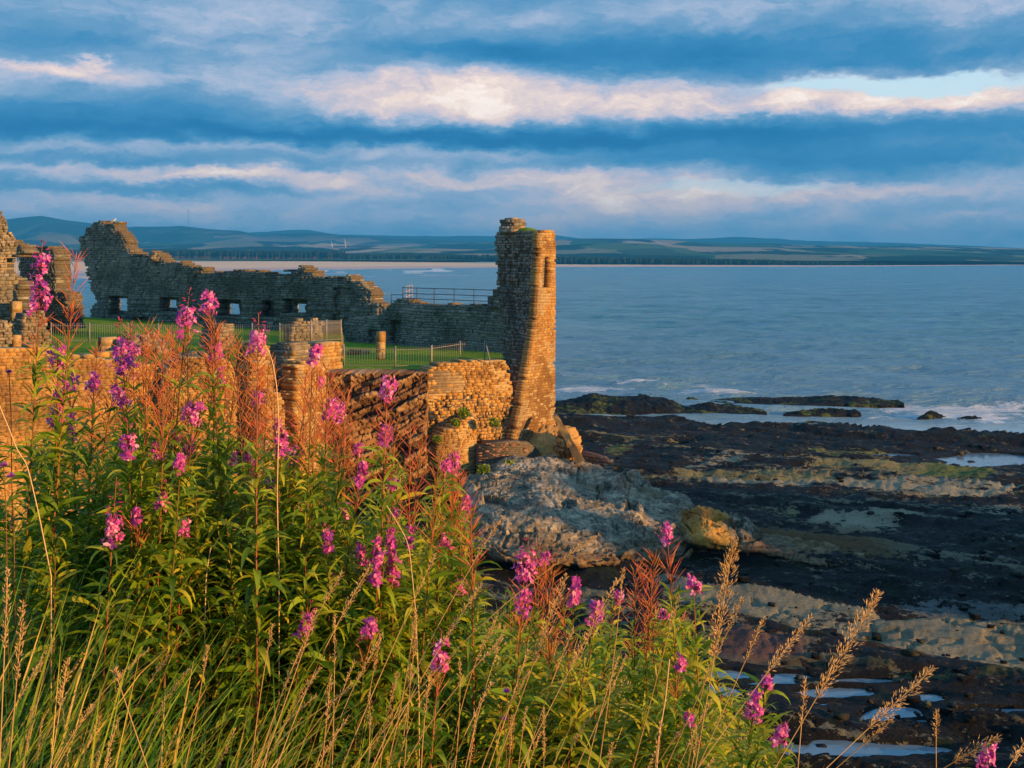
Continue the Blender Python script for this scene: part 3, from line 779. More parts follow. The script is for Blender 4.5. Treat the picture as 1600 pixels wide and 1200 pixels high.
def build_left_ruins():
    # far left tower remnant and its neighbours
    root = empty('gatehouse_ruin', W(10, 500, 92)); tag(root, 'crumbled golden topped ruin at the left edge of the view', 'ruined wall')
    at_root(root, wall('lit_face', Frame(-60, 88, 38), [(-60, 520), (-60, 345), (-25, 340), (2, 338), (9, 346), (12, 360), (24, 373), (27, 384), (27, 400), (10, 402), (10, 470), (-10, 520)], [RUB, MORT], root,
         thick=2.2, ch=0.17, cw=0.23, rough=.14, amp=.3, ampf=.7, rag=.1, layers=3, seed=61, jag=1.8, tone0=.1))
    at_root(root, wall('shaded_face', Frame(-60, 100, -37), [(-60, 520), (-60, 372), (10, 376), (26, 384), (37, 386), (37, 398), (20, 402), (0, 402), (0, 426), (30, 440), (30, 520)], [SHADED, MORT], root, thick=1.2, rough=.05, amp=.1, layers=1, seed=62, jag=1.8))
    root = empty('chamber_wall', W(60, 500, 100)); tag(root, 'grey upright wall end between the left edge ruin and the gap of open sea', 'ruined wall')
    at_root(root, wall('wall_body', Frame(30, 104, -37), [(30, 515), (31, 400), (36, 386), (52, 384), (70, 386), (84, 388), (87, 420), (88, 450), (104, 462), (110, 515)], [SHADED, MORT], root,
         thick=1.4, rough=.05, amp=.14, rag=.15, layers=2, seed=63, jag=1.8, tone0=-.05))
    root = empty('parapet_block', W(15, 470, 88)); tag(root, 'low golden parapet under the tan railing at the left edge', 'ruined wall')
    at_root(root, wall('stonework', Frame(-40, 84, 35), [(-40, 520), (-40, 430), (0, 428), (28, 428), (31, 438), (28, 447), (20, 452), (20, 520)], [RUB, MORT], root, thick=1.4, rough=.07, amp=.12, rag=.08, layers=3, seed=64, jag=1.8, tone0=.12))
    pts = [W(px, 428, 84.5 + (px + 40) * .035) for px in (-40, -22, -6, 9, 25)]
    zt = min(p[2] for p in pts); pts = [(p[0], p[1], zt) for p in pts]
    railing('tan_railing', 'pale sunlit railing on the parapet at the left edge', pts, (.35, .72, 1.1), 1.12, TANIRON, .022)
    pier('quoin_stone', 'pale upright block in the shadow under the tan railing', 20, 84, 469, 500, .62, .6, 40, [SUNLIT, MORTG], ch=0.60, cw=0.60, seed=65, cat='stone block')
    # rough lumps just in front of them
    root = empty('ruined_stump', W(8, 545, 60)); tag(root, 'rounded rubble stump above the golden wall at the left edge', 'ruined wall')
    at_root(root, wall('stonework', Frame(-40, 57, 38), [(-40, 560), (-40, 500), (-5, 497), (12, 504), (20, 515), (20, 530), (14, 548), (14, 560)], [RUB, MORT], root, thick=1.5, ch=0.14, cw=0.18, rough=.09, amp=.2, rag=.06, layers=3, seed=66, jag=1.8, tone0=.1))
    root = empty('ruined_stump', W(50, 520, 66)); tag(root, 'leaning rubble stump beside the dark doorway gap, behind the tallest pink spike', 'ruined wall')
    at_root(root, wall('stonework', Frame(36, 62, 40), [(34, 560), (36, 500), (42, 488), (56, 484), (70, 490), (78, 520), (82, 560)], [RUB, MORT], root, thick=1.3, ch=0.14, cw=0.18, rough=.09, amp=.2, rag=.06, layers=3, seed=67, jag=1.8, tone0=.1))
    pier('quoin_stone', 'small upright block with a lit edge at the doorway gap', 24, 58, 519, 548, .32, .5, 50, [SUNLIT, MORTG], ch=0.40, cw=0.50, seed=68, cat='stone block')
    # the long lit wall with its quoins
    root = empty('landward_wall', W(180, 640, 60)); tag(root, 'long sunlit golden wall behind the flower spikes, cut by a shaded corner on its right', 'ruined wall')
    at_root(root, wall('wall_body', Frame(-60, 52, 38), [(-60, 830), (-60, 548), (20, 546), (60, 541), (84, 546), (120, 556), (150, 560), (200, 566), (250, 574), (258, 830)], [SUNLIT, MORTG], root,
         thick=1.2, ch=0.13, cw=0.26, rough=.03, amp=.08, ampf=.4, rag=.06, layers=2, seed=69, jag=1.3))
    at_root(root, wall('corner_quoins', Frame(24, 55.2, 38), [(24, 830), (24, 548), (42, 548), (42, 830)], [SUNLIT, MORTG], root, thick=.6, ch=0.36, cw=0.50, rough=.02, rag=.02, seed=70, tone0=.25))
    root = empty('round_buttress', W(310, 640, 58)); tag(root, 'broad golden buttress with rounded weathered shoulders and pale rubble top, behind red seed pods', 'buttress')
    at_root(root, wall('wall_body', Frame(252, 56.5, 22), [(250, 830), (252, 600), (262, 576), (290, 560), (330, 557), (352, 561), (365, 572), (370, 592), (371, 830)], [SUNLIT, MORTG], root,
         thick=2.2, ch=0.13, cw=0.26, rough=.035, amp=.12, ampf=.4, rag=.05, layers=4, seed=71, jag=1.3))
    root = empty('stepped_buttress', W(410, 640, 60)); tag(root, 'stepped golden buttress with sloped shoulder, left of the bare bent stalk', 'buttress')
    at_root(root, wall('upper_stage', Frame(392, 61.5, 32), [(386, 830), (388, 566), (392, 541), (402, 538), (421, 540), (423, 566), (423, 830)], [SUNLIT, MORTG], root, thick=1.8, ch=0.14, cw=0.24, rough=.03, rag=.04, layers=4, seed=72))
    at_root(root, wall('lower_stage', Frame(390, 60, 32), [(388, 830), (390, 582), (396, 569), (410, 565), (422, 570), (429, 582), (430, 830)], [SUNLIT, MORTG], root, thick=1.6, ch=0.14, cw=0.24, rough=.03, rag=.04, layers=3, seed=73, tone0=-.1))
    at_root(root, wall('foot_stage', Frame(402, 57.5, 32), [(400, 830), (402, 632), (408, 615), (424, 611), (438, 617), (445, 630), (446, 830)], [SUNLIT, MORTG], root, thick=1.6, ch=0.14, cw=0.24, rough=.03, rag=.04, layers=3, seed=74))
    root = empty('corner_tower', W(460, 640, 62)); tag(root, 'square corner of the landward range, grey brickwork on its left and gold on its right', 'ruined wall')
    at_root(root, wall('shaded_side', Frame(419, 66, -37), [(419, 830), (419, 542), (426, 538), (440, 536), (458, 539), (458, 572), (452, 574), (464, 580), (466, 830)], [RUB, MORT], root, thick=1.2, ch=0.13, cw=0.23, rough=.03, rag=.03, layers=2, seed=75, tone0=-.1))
    at_root(root, wall('lit_side', Frame(462, 62.6, 50), [(462, 830), (463, 570), (480, 566), (496, 582), (512, 612), (513, 830)], [SUNLIT, MORTG], root, thick=1.2, ch=0.14, cw=0.26, rough=.03, rag=.03, layers=2, seed=76))
    at_root(root, wall('lit_edge', Frame(453, 64.2, 50), [(453, 575), (454, 541), (460, 540), (461, 575)], [SUNLIT, MORTG], root, thick=.5, ch=0.19, cw=0.30, rough=.02, rag=.0, seed=77, tone0=.2))
    root = empty('golden_block', W(518, 575, 70)); tag(root, 'bright golden squared block of masonry carrying the short tan fence panel', 'ruined wall')
    at_root(root, wall('stonework', Frame(500, 68.5, 48), [(498, 586), (498, 545), (505, 537), (520, 535), (534, 536), (536, 560), (536, 577), (520, 577)], [SUNLIT, MORTG], root, thick=1.7, ch=0.18, cw=0.30, rough=.05, amp=.06, rag=.03, layers=4, seed=78, tone0=.1))
    at_root(root, wall('step_stone', Frame(474, 66.5, 40), [(472, 600), (474, 566), (486, 562), (498, 560), (502, 574), (510, 577), (510, 600)], [SUNLIT, MORTG], root, thick=.9, ch=0.19, cw=0.30, rough=.04, rag=.03, layers=2, seed=79))
    # small ruins on the lawn
    root = empty('ruined_stump', W(468, 538, 80)); tag(root, 'knobbly stone stump behind the picket fence, right of the square openings', 'ruined wall')
    at_root(root, wall('stonework', Frame(455, 79, 35), [(454, 545), (456, 512), (462, 502), (468, 496), (476, 500), (484, 502), (500, 499), (504, 510), (506, 545)], [RUB, MORT], root, thick=1.0, ch=0.14, cw=0.21, rough=.1, amp=.15, rag=.08, layers=2, seed=80, jag=1.8))
    root = empty('ruined_stump', W(345, 538, 76)); tag(root, 'thick golden sided stone lump standing on the grass line behind the flower spikes', 'ruined wall')
    at_root(root, wall('stonework', Frame(343, 72.5, 42), [(342, 545), (343, 520), (348, 508), (356, 508), (360, 524), (361, 545)], [RUB, MORT], root, thick=2.2, ch=0.15, cw=0.23, rough=.08, amp=.1, rag=.05, layers=4, seed=81, jag=1.8, tone0=.1))
    at_root(root, wall('stonework', Frame(318, 76, -30), [(316, 545), (320, 520), (330, 509), (346, 507), (350, 545)], [RUB, MORT], root, thick=1.0, ch=0.15, cw=0.23, rough=.08, rag=.05, layers=2, seed=82, jag=1.8))
    o = rubble_heap('rubble_pile', W(228, 550, 66), (1.2, .9, 1.05), 170, RUB, seed=3, tone=.65); tag(o, 'pile of pale sunlit rubble on the wall top left of the red seed pods', 'rubble')
    pier('squared_stone', 'grey faced squared block with golden right side on the wall top', 158, 66, 528, 549, .9, .7, 30, [SUNLIT, MORTG], ch=0.34, cw=0.50, seed=84, cat='stone block')
    pier('squared_stone', 'flat golden slab below the squared block on the wall top', 150, 64, 546, 556, 1.5, .8, 25, [SUNLIT, MORTG], ch=0.30, cw=0.80, seed=85, cat='stone block')
    pier('standing_stone', 'tall thin golden stone standing alone on the lawn beyond the fence', 594, 80, 518, 560, .42, .45, 40, [SUNLIT, MORTG], ch=0.50, cw=0.60, seed=86, top=[(0, 6), (.4, 0), (1, 3)])
    # stone rows on the right of the left shade, toward the doorway
    o = rubble_heap('rubble_pile', W(300, 566, 61), (1.3, .8, .45), 120, RUB, seed=9, tone=.7); tag(o, 'low spread of pale loose stones on the rounded buttress top', 'rubble')


def rocky(name, label, stations, mat, cat='rock', ns=140, nv=90, amp=.22, seed=0, back=2.0, parent=None, zback=.2, ledge=.10):
    """a boulder from profile rows: stations = [(px, [(py, Y) crest ... inner foot])], rows interpolated smoothly, then eroded"""
    k = len(stations[0][1]); A = np.zeros((len(stations), k + 1, 3))
    for i, (px, rows) in enumerate(stations):
        for j, (py, Y) in enumerate(rows): A[i, j + 1] = W(px, py, Y)
        c = A[i, 1]; A[i, 0] = c + np.array([c[0] / c[1] * back, back, (zback if zback < 50 else c[2] - .05) - c[2] if zback < 50 else -.05])
    def res(A, n, ax):
        m = A.shape[ax]; x = np.linspace(0, m - 1, n); i = np.minimum(x.astype(int), m - 2); f = x - i
        g = lambda q: np.take(A, np.clip(q, 0, m - 1), ax)
        sh = [1, 1, 1]; sh[ax] = n; f = f.reshape(sh)
        p0, p1, p2, p3 = g(i - 1), g(i), g(i + 1), g(i + 2)
        return p1 + .5 * f * (p2 - p0 + f * (2 * p0 - 5 * p1 + 4 * p2 - p3 + f * (3 * (p1 - p2) + p3 - p0)))
    B = res(res(A, ns, 0), nv, 1)
    du = np.gradient(B, axis=0); dv = np.gradient(B, axis=1); Nn = np.cross(du, dv); Nn /= np.linalg.norm(Nn, axis=2)[:, :, None] + 1e-9
    if Nn[:, nv // 2, 1].mean() > 0: Nn = -Nn
    X, Y, Z = B[..., 0], B[..., 1], B[..., 2]
    d = amp * fbm(X * .7, Y * .7, Z * 1.2, 5, seed, .55) + amp * .14 * (1 - 2 * np.abs(fbm(X * 1.6, Y * 1.6, Z * 3.2, 4, seed + 4)))
    lz = (Z * 2.1 + .10 * X + 1.0 * fbm(X * .3, Y * .3, Z * .3, 3, seed + 30)); fr_ = lz - np.floor(lz)
    d = d + ledge * (fr_ - .5) * 1.3 - ledge * 1.3 * (fr_ < .12)
    crk = np.abs(fbm(X * .45, Y * .45, Z * .3, 2, seed + 40)); d = d - .22 * amp / .3 * np.exp(-(crk / .022) ** 2)
    pit = fbm(X * 5, Y * 5, Z * 5, 2, seed + 8); d = d - .11 * (pit > .30)
    d = d + .035 * fbm(X * 9, Y * 9, Z * 9, 2, seed + 19)
    B = B + Nn * d[..., None]
    fc = grid_faces(ns, nv)
    tone = np.clip(.5 + .5 * fbm(X * .5, Y * .5, Z * 1.5, 3, seed + 2), 0, 1)
    o = mesh_obj(name, B.reshape(-1, 3), fc, mat, parent, False, tone=tone.ravel())
    if label: tag(o, label, cat)
    return o


def outcrop_mat():
    m, nt, p = new_mat('weathered_outcrop'); o = pos(nt); x, y, z = sep(nt, o)
    t = N(nt, attr(nt, 'tone').outputs['Fac'])
    n1 = noise(nt, o, 1.1, 6, .72); n2 = noise(nt, o, 4.2, 7, .8); n3 = noise(nt, xyz(nt, x * .5, y * .5, z * 5), 1, 4, .6)
    f = (t * .2 + (n1 - .5) * 1.2 + (n2 - .5) * 1.4 + (n3 - .5) * .9 + .40).cl()
    g = ramp(nt, f, [(.15, (.06, .05, .035)), (.4, (.21, .18, .13)), (.6, (.46, .36, .24)), (.85, (.80, .66, .46))])
    b = ramp(nt, (n3 * .6 + n2 * .4).cl(), [(.35, (.05, .03, .018)), (.5, (.22, .14, .075)), (.65, (.48, .33, .19))])
    low = (z * -1 + n1 * 1.1).gt(-1.45, -.6)                 # the browner, wave worn foot is a different bed
    c = mixc(nt, low, g, b)
    sunlit_end = ((x - 8.9 + (n1 - .5) * 1.5).ab() * -1).gt(-1.3, -.7) * (y * -1).gt(-62.5, -60.0)
    c = mixc(nt, sunlit_end * .9, c, (.80, .38, .06))  # orange sunlight on the right end, put into the rock colour
    yel = noise(nt, o, .55, 3, .5).gt(.56, .66)
    c = mixc(nt, yel * .5, c, (.30, .19, .08))
    pit = noise(nt, o, 2.6, 3, .75).gt(.40, .33)
    c = mixc(nt, pit * .7, c, (.03, .03, .028))
    nt.links.new(c, p.inputs['Base Color']); p.inputs['Roughness'].default_value = .9; p.inputs['Specular IOR Level'].default_value = .2
    bump(nt, p, n1 + n2 * 1.2 + n3 * .6 + noise(nt, o, 20, 5, .7) * .3, 1.0, .16)
    return m


def build_outcrop():
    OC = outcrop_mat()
    S = [(722, [(756, 67), (775, 63), (805, 59), (835, 57), (858, 56), (862, 59)]),
         (760, [(734, 70), (762, 64), (802, 58.5), (838, 56.5), (866, 55.5), (870, 59)]),
         (800, [(718, 72), (752, 66), (800, 58.5), (845, 55.8), (874, 54.6), (872, 59)]),
         (850, [(710, 73), (750, 66), (802, 58), (848, 55.4), (880, 54.2), (876, 59)]),
         (910, [(722, 72), (764, 65), (810, 58), (852, 55.3), (886, 54.2), (880, 59)]),
         (965, [(742, 69), (776, 64), (815, 58), (852, 55.5), (884, 54.5), (880, 59)]),
         (992, [(741, 67), (774, 63.5), (815, 58.5), (852, 55.9), (882, 54.8), (880, 59)]),
         (1015, [(762, 66), (786, 63), (820, 59), (852, 56.4), (880, 55.2), (880, 59)]),
         (1060, [(776, 65), (800, 62), (825, 59.4), (848, 57.6), (874, 56.4), (880, 59)]),
         (1082, [(792, 64), (811, 62), (832, 60.2), (852, 58.6), (872, 57.6), (880, 59.5)]),
         (1096, [(818, 63.5), (834, 63), (845, 62.0), (856, 61.0), (868, 60), (878, 60.8)]),
         (1118, [(862, 62.8), (865, 62.5), (868, 62), (872, 61.4), (876, 60.8), (880, 61.1)])]
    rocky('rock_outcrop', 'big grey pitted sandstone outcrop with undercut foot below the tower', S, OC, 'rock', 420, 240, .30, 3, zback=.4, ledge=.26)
    S = [(1066, [(800, 64), (815, 63.5), (832, 62.6), (845, 61.8), (850, 62.5)]), (1095, [(795, 63.5), (806, 62.8), (825, 61.8), (845, 60.6), (854, 61.5)]),
         (1130, [(801, 63.2), (812, 62.5), (830, 61.4), (850, 60.3), (862, 61)]), (1165, [(812, 63), (822, 62), (836, 61), (856, 60), (868, 60.6)]),
         (1192, [(830, 62.4), (838, 61.8), (850, 60.8), (862, 59.8), (874, 60.2)]), (1240, [(842, 61.6), (850, 60.8), (860, 60), (872, 59), (882, 59.4)]), (1300, [(856, 60.6), (862, 60), (870, 59.2), (880, 58.4), (888, 58.6)]), (1350, [(872, 59.4), (875, 59.1), (879, 58.7), (884, 58.2), (890, 58.3)])]
    S = [(px, [(py, Y * .94) for py, Y in rows]) for px, rows in S]
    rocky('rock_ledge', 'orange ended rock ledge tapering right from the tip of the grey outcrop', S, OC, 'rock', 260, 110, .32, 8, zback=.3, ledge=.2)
    # big boulder and earthy footing of the tower
    S = [(796, [(672, 76), (686, 74.5), (702, 73.5), (716, 73), (726, 73.5)]), (825, [(668, 76), (684, 74), (703, 73), (722, 72.3), (730, 73)]), (860, [(664, 76.5), (682, 74), (703, 72.6), (724, 71.8), (732, 72.5)]),
         (880, [(676, 76), (690, 73.6), (706, 72.4), (722, 71.7), (730, 72.3)]), (896, [(698, 75), (706, 73.3), (715, 72.4), (726, 71.8), (733, 72.3)]), (915, [(726, 74), (729, 73.3), (732, 72.6), (736, 72), (742, 72.3)])]
    rocky('footing_rock', 'lumpy golden rock that the tower stands on', S, SUNLIT, 'rock', 150, 90, .42, 14, zback=.6)
    S = [(872, [(690, 72.6), (692, 72), (697, 71.6), (702, 71.5), (708, 71.8)]), (878, [(673, 72.9), (680, 71.8), (694, 71.1), (708, 71.1), (716, 71.6)]), (890, [(670, 73), (678, 71.7), (696, 70.8), (712, 70.8), (722, 71.4)]),
         (901, [(679, 73), (686, 71.9), (700, 71.1), (714, 71.1), (722, 71.6)]), (907, [(700, 72.6), (702, 72.2), (708, 71.9), (714, 71.8), (720, 72)])]
    rocky('boulder', 'lumpy golden boulder beside the leaning stone prop at the tower foot', S, SUNLIT, 'boulder', 90, 70, .30, 18, zback=1.0, back=.5)
    # curved low wall with smooth coping, right of the tower foot
    root = empty('curved_parapet', W(930, 740, 74)); tag(root, 'low curved wall with smooth brown coping right of the tower foot', 'low wall')
    n = 18; mb = MB(); cp = MB(); P = []
    for i in range(n):
        u = i / (n - 1); px = 898 + 54 * min(1, u * 1.12); py = 705 + 13 * max(0, (u - .25)) ** 1.4 * 1.6
        Y = 76 - 2.4 * u - (2.0 * max(0, u - .88) * -4)
        P.append(W(px, py, Y))
    P = np.array(P)
    for i in range(n - 1):
        a, b = P[i], P[i + 1]; d = (b - a)[:2]; L = np.linalg.norm(d); rz = math.atan2(d[1], d[0]); c = (a + b) / 2
        z0 = .9
        for zz in np.arange(z0, c[2] - .2, .17):
            mb.box((c[0], c[1] + .2, zz + .08), (L * 1.02, .5 + RNG.uniform(-.05, .05), .15), rz, RNG.uniform(.1, .8))
    th = np.linspace(0, math.pi, 7); ring = np.stack([0 * th, np.cos(th) * -.36, np.sin(th) * .26], 1)
    V = []; 
    for i in range(n):
        for r in ring: V.append((P[i][0], P[i][1] + .2 + r[1], P[i][2] - .27 + r[2]))
    cp.add(V, grid_faces(n, 7), .35)
    at_root(root, mb.build('rubble_face', [RUB], root)); at_root(root, cp.build('coping', [REDST], root, True))
    mb = MB()
    for k, zz in enumerate(np.arange(.9, P[-1][2] - .25, .22)): mb.box((P[-1][0], P[-1][1] + .15, zz + .1), (.22 + .05 * (k % 2), .6, .2), 0, .9)
    at_root(root, mb.build('end_quoins', [RUB], root))


def build_ivy():
    """green tufts growing in the eroded wall"""
    for k, (px, py, Y, r, lab) in enumerate([(725, 645, 70.9, .42, 'green tuft of ivy high on the golden wall patch'), (712, 660, 70.7, .34, 'yellowish ivy tuft on the left of the wall hollow'), (772, 660, 70.9, .40, 'ivy tuft in the shaded hollow beside the tower'),
                                          (683, 686, 70.2, .3, 'small green tuft on the shoulder of the golden pier'), (755, 735, 67.5, .5, 'moss green tuft at the left end of the grey outcrop'), (795, 727, 69.5, .45, 'green tuft on the outcrop crest under the red footing')]):
        n = 320; rs = np.random.default_rng(k); c = np.array(W(px, py, Y)); V = []; T = []
        for i in range(n):
            d = np.clip(rs.normal(0, .34, 3), -.62, .62) * r * np.array([1.1, .5, .9]); a = rs.normal(0, 1, 3); a /= np.linalg.norm(a); b = np.cross(a, rs.normal(0, 1, 3)); b /= np.linalg.norm(b); s = rs.uniform(.04, .09)
            p = c + d; V += [p - a * s, p - b * s * .7, p + a * s, p + b * s * .7]; T.append(rs.uniform(.2, 1))
        o = mesh_obj('ivy_tuft', np.array(V), np.arange(n * 4).reshape(-1, 4), LEAF, None, tone=np.array(T)); tag(o, lab, 'ivy')


# ================================================================== GROUND, SHORE, SEA
def courtyard():
    pts = [(-60, 60, 8.5), (-40, 56, 8.5), (-24.5, 57, 8.6), (-20, 62, 8.6), (-15, 63, 8.6), (-11.5, 66, 8.3), (-10.9, 71.9, 7.55), (-8.0, 72.2, 7.5), (-4.9, 72.4, 7.5), (-1.4, 74.6, 7.5), (0.2, 76.4, 7.6), (0.4, 84.5, 7.7), (-12.0, 97.4, 7.6), (-10.4, 101.5, 7.7), (-43.2, 126.5, 8.2), (-75, 138, 8.2)]
    n = len(pts)
    me = bpy.data.meshes.new('courtyard'); V = [list(p) for p in pts] + [[p[0], p[1], -1.0] for p in pts]
    fc = [list(range(n))] + [[i, i + n, (i + 1) % n + n, (i + 1) % n] for i in range(n)]
    me.from_pydata(V, [], fc); me.materials.append(TURF); me.materials.append(BED)
    for p in me.polygons: p.material_index = 0 if len(p.vertices) > 4 else 1
    o = bpy.data.objects.new('courtyard_lawn', me); COL.objects.link(o); tag(o, kind='structure')
    import bmesh
    bm = bmesh.new(); bm.from_mesh(me); bmesh.ops.triangulate(bm, faces=[f for f in bm.faces if len(f.verts) > 4]); bmesh.ops.recalc_face_normals(bm, faces=bm.faces); bm.to_mesh(me); bm.free()


def shore_mat():
    m, nt, p = new_mat('foreshore_rock'); o = pos(nt); x, y, z = sep(nt, o)
    c = attr(nt, 'col').outputs['Color']; k = N(nt, attr(nt, 'tone').outputs['Fac'])      # tone = bare rock share
    n1 = noise(nt, o, 2.2, 6, .7); n2 = noise(nt, o, 9, 6, .75)
    n0 = noise(nt, xyz(nt, x * .5, y * 1.3 + x * .6, 0.0), 1.0, 6, .72)
    edge = (k + (n1 - .5) * 1.3 + (n2 - .5) * 1.0 + (n0 - .5) * 2.0).gt(.48, .56)
    weed = ramp(nt, (n2 * .6 + noise(nt, o, .5, 4, .6) * .45).cl(), [(.25, (.003, .003, .004)), (.45, (.009, .008, .008)), (.58, (.020, .017, .016)), (.75, (.07, .056, .042))])
    bare = mixc(nt, n2.gt(.35, .7) * .6, c, mixc(nt, .5, c, (.04, .045, .03)))
    fin = mixc(nt, edge, weed, bare)
    fl = noise(nt, xyz(nt, x * 1.6, y * 3.2 + x * 1.2, z * 2), 1.0, 6, .8)
    fin = mixc(nt, fl.gt(.58, .66) * .5, fin, (.17, .16, .11)); fin = mixc(nt, fl.gt(.42, .36) * .7, fin, (.004, .004, .004))
    fin = mixc(nt, noise(nt, o, .7, 3, .5).gt(.60, .68) * .35, fin, (.035, .06, .012))
    nt.links.new(fin, p.inputs['Base Color'])
    rg = nt.nodes.new('ShaderNodeMapRange'); nt.links.new(edge.s, rg.inputs[0]); rg.inputs[3].default_value = .55; rg.inputs[4].default_value = .9
    nt.links.new(rg.outputs[0], p.inputs['Roughness']); p.inputs['Specular IOR Level'].default_value = .10
    bump(nt, p, n1 * 2 + n2 + fl * 1.5 + noise(nt, o, 24, 5, .75) * .6, 1.0, .22)
    return m


def shore_height(X, Y):
    q = Y + .50 * X
    w_ = fbm(X * .06, Y * .06, 0, 3, 5)
    ridge = fbm(X * .05 + 3, q * .42 + w_ * 1.5, 0, 4, 11)
    saw = (q * .16 + w_ * .6) % 1.0
    h = .66 + .55 * ridge + .55 * (saw - .5) + .16 * fbm(X * .35, Y * .5, 0, 4, 13)
    ye = interp(X, [(-6, 107), (4, 105.5), (10, 105), (13, 106), (16, 102.5), (26, 101), (30, 97), (38, 95.5), (60, 92), (90, 88)])
    ye = ye + .8 * fbm(X * .6, 0, 0, 3, 44)
    h = h + .25 * smooth(Y, ye - 8, ye - 2) 
    h = np.where(Y > ye - 1.2, h - 2.6 * smooth(Y, ye - 1.2, ye + .6), h)
    # the pale dipping slab in the middle distance
    q2 = Y + .66 * (X - 8); e = 51.0 + .6 * fbm(X * .5, 0, 0, 3, 71)
    slab = smooth(q2, 46.2, 47.6) * (q2 < e)
    slab = slab * smooth(X, 5, 7)
    h = np.where(slab > 0, h * (1 - slab) + slab * (.45 + .75 * (q2 - 46.5) / 5 + .10 * fbm(X * .9, Y * .9, 0, 4, 55) - .10 * (np.abs(fbm(X * .6, Y * .6, 0, 2, 66)) < .05)), h)
    hb = h
    h = np.where(Y < ye - 2.5, np.maximum(h, .50), h)
    # pools and gullies: px, py, half px, half py, depth
    for px, py, rx, ry, dp in [(1170, 1096, 95, 9, .9), (1350, 1116, 120, 7, 1.0), (1400, 1138, 50, 8, .9), (1300, 1104, 60, 5, .8), (1240, 1196, 220, 8, 1.0), (1540, 729, 75, 5.5, 1.1), (1380, 721, 50, 1.8, .8), (1063, 703.5, 18, 1.2, .8),
                               (1470, 1150, 40, 3, .7), (1210, 1082, 60, 5, .7), (1560, 1133, 60, 3, .7), (1480, 1000, 60, 2.5, 1), (1130, 1075, 40, 4, 1), (1360, 1085, 60, 2.5, 1)]:
        Yc = H * F / (py - HY); Xc = (px - CX) / F * Yc; sx = rx / F * Yc; sy = (H * F / (py - ry - HY) - Yc) * 2.1
        dx = (X / Y - (px - CX) / F) * Yc / (sx * 1.15); dy = (Y - Yc) / sy
        r = np.sqrt(dx * dx + dy * dy) + .35 * fbm(X * .8, Y * .8, 0, 3, 17)
        h = h + (.52 - h) * (1 - smooth(r, 1.1, 2.3)) * .85; h = h - (h - .28) * (1 - smooth(r, .75, 1.05))
    return h, slab, ridge


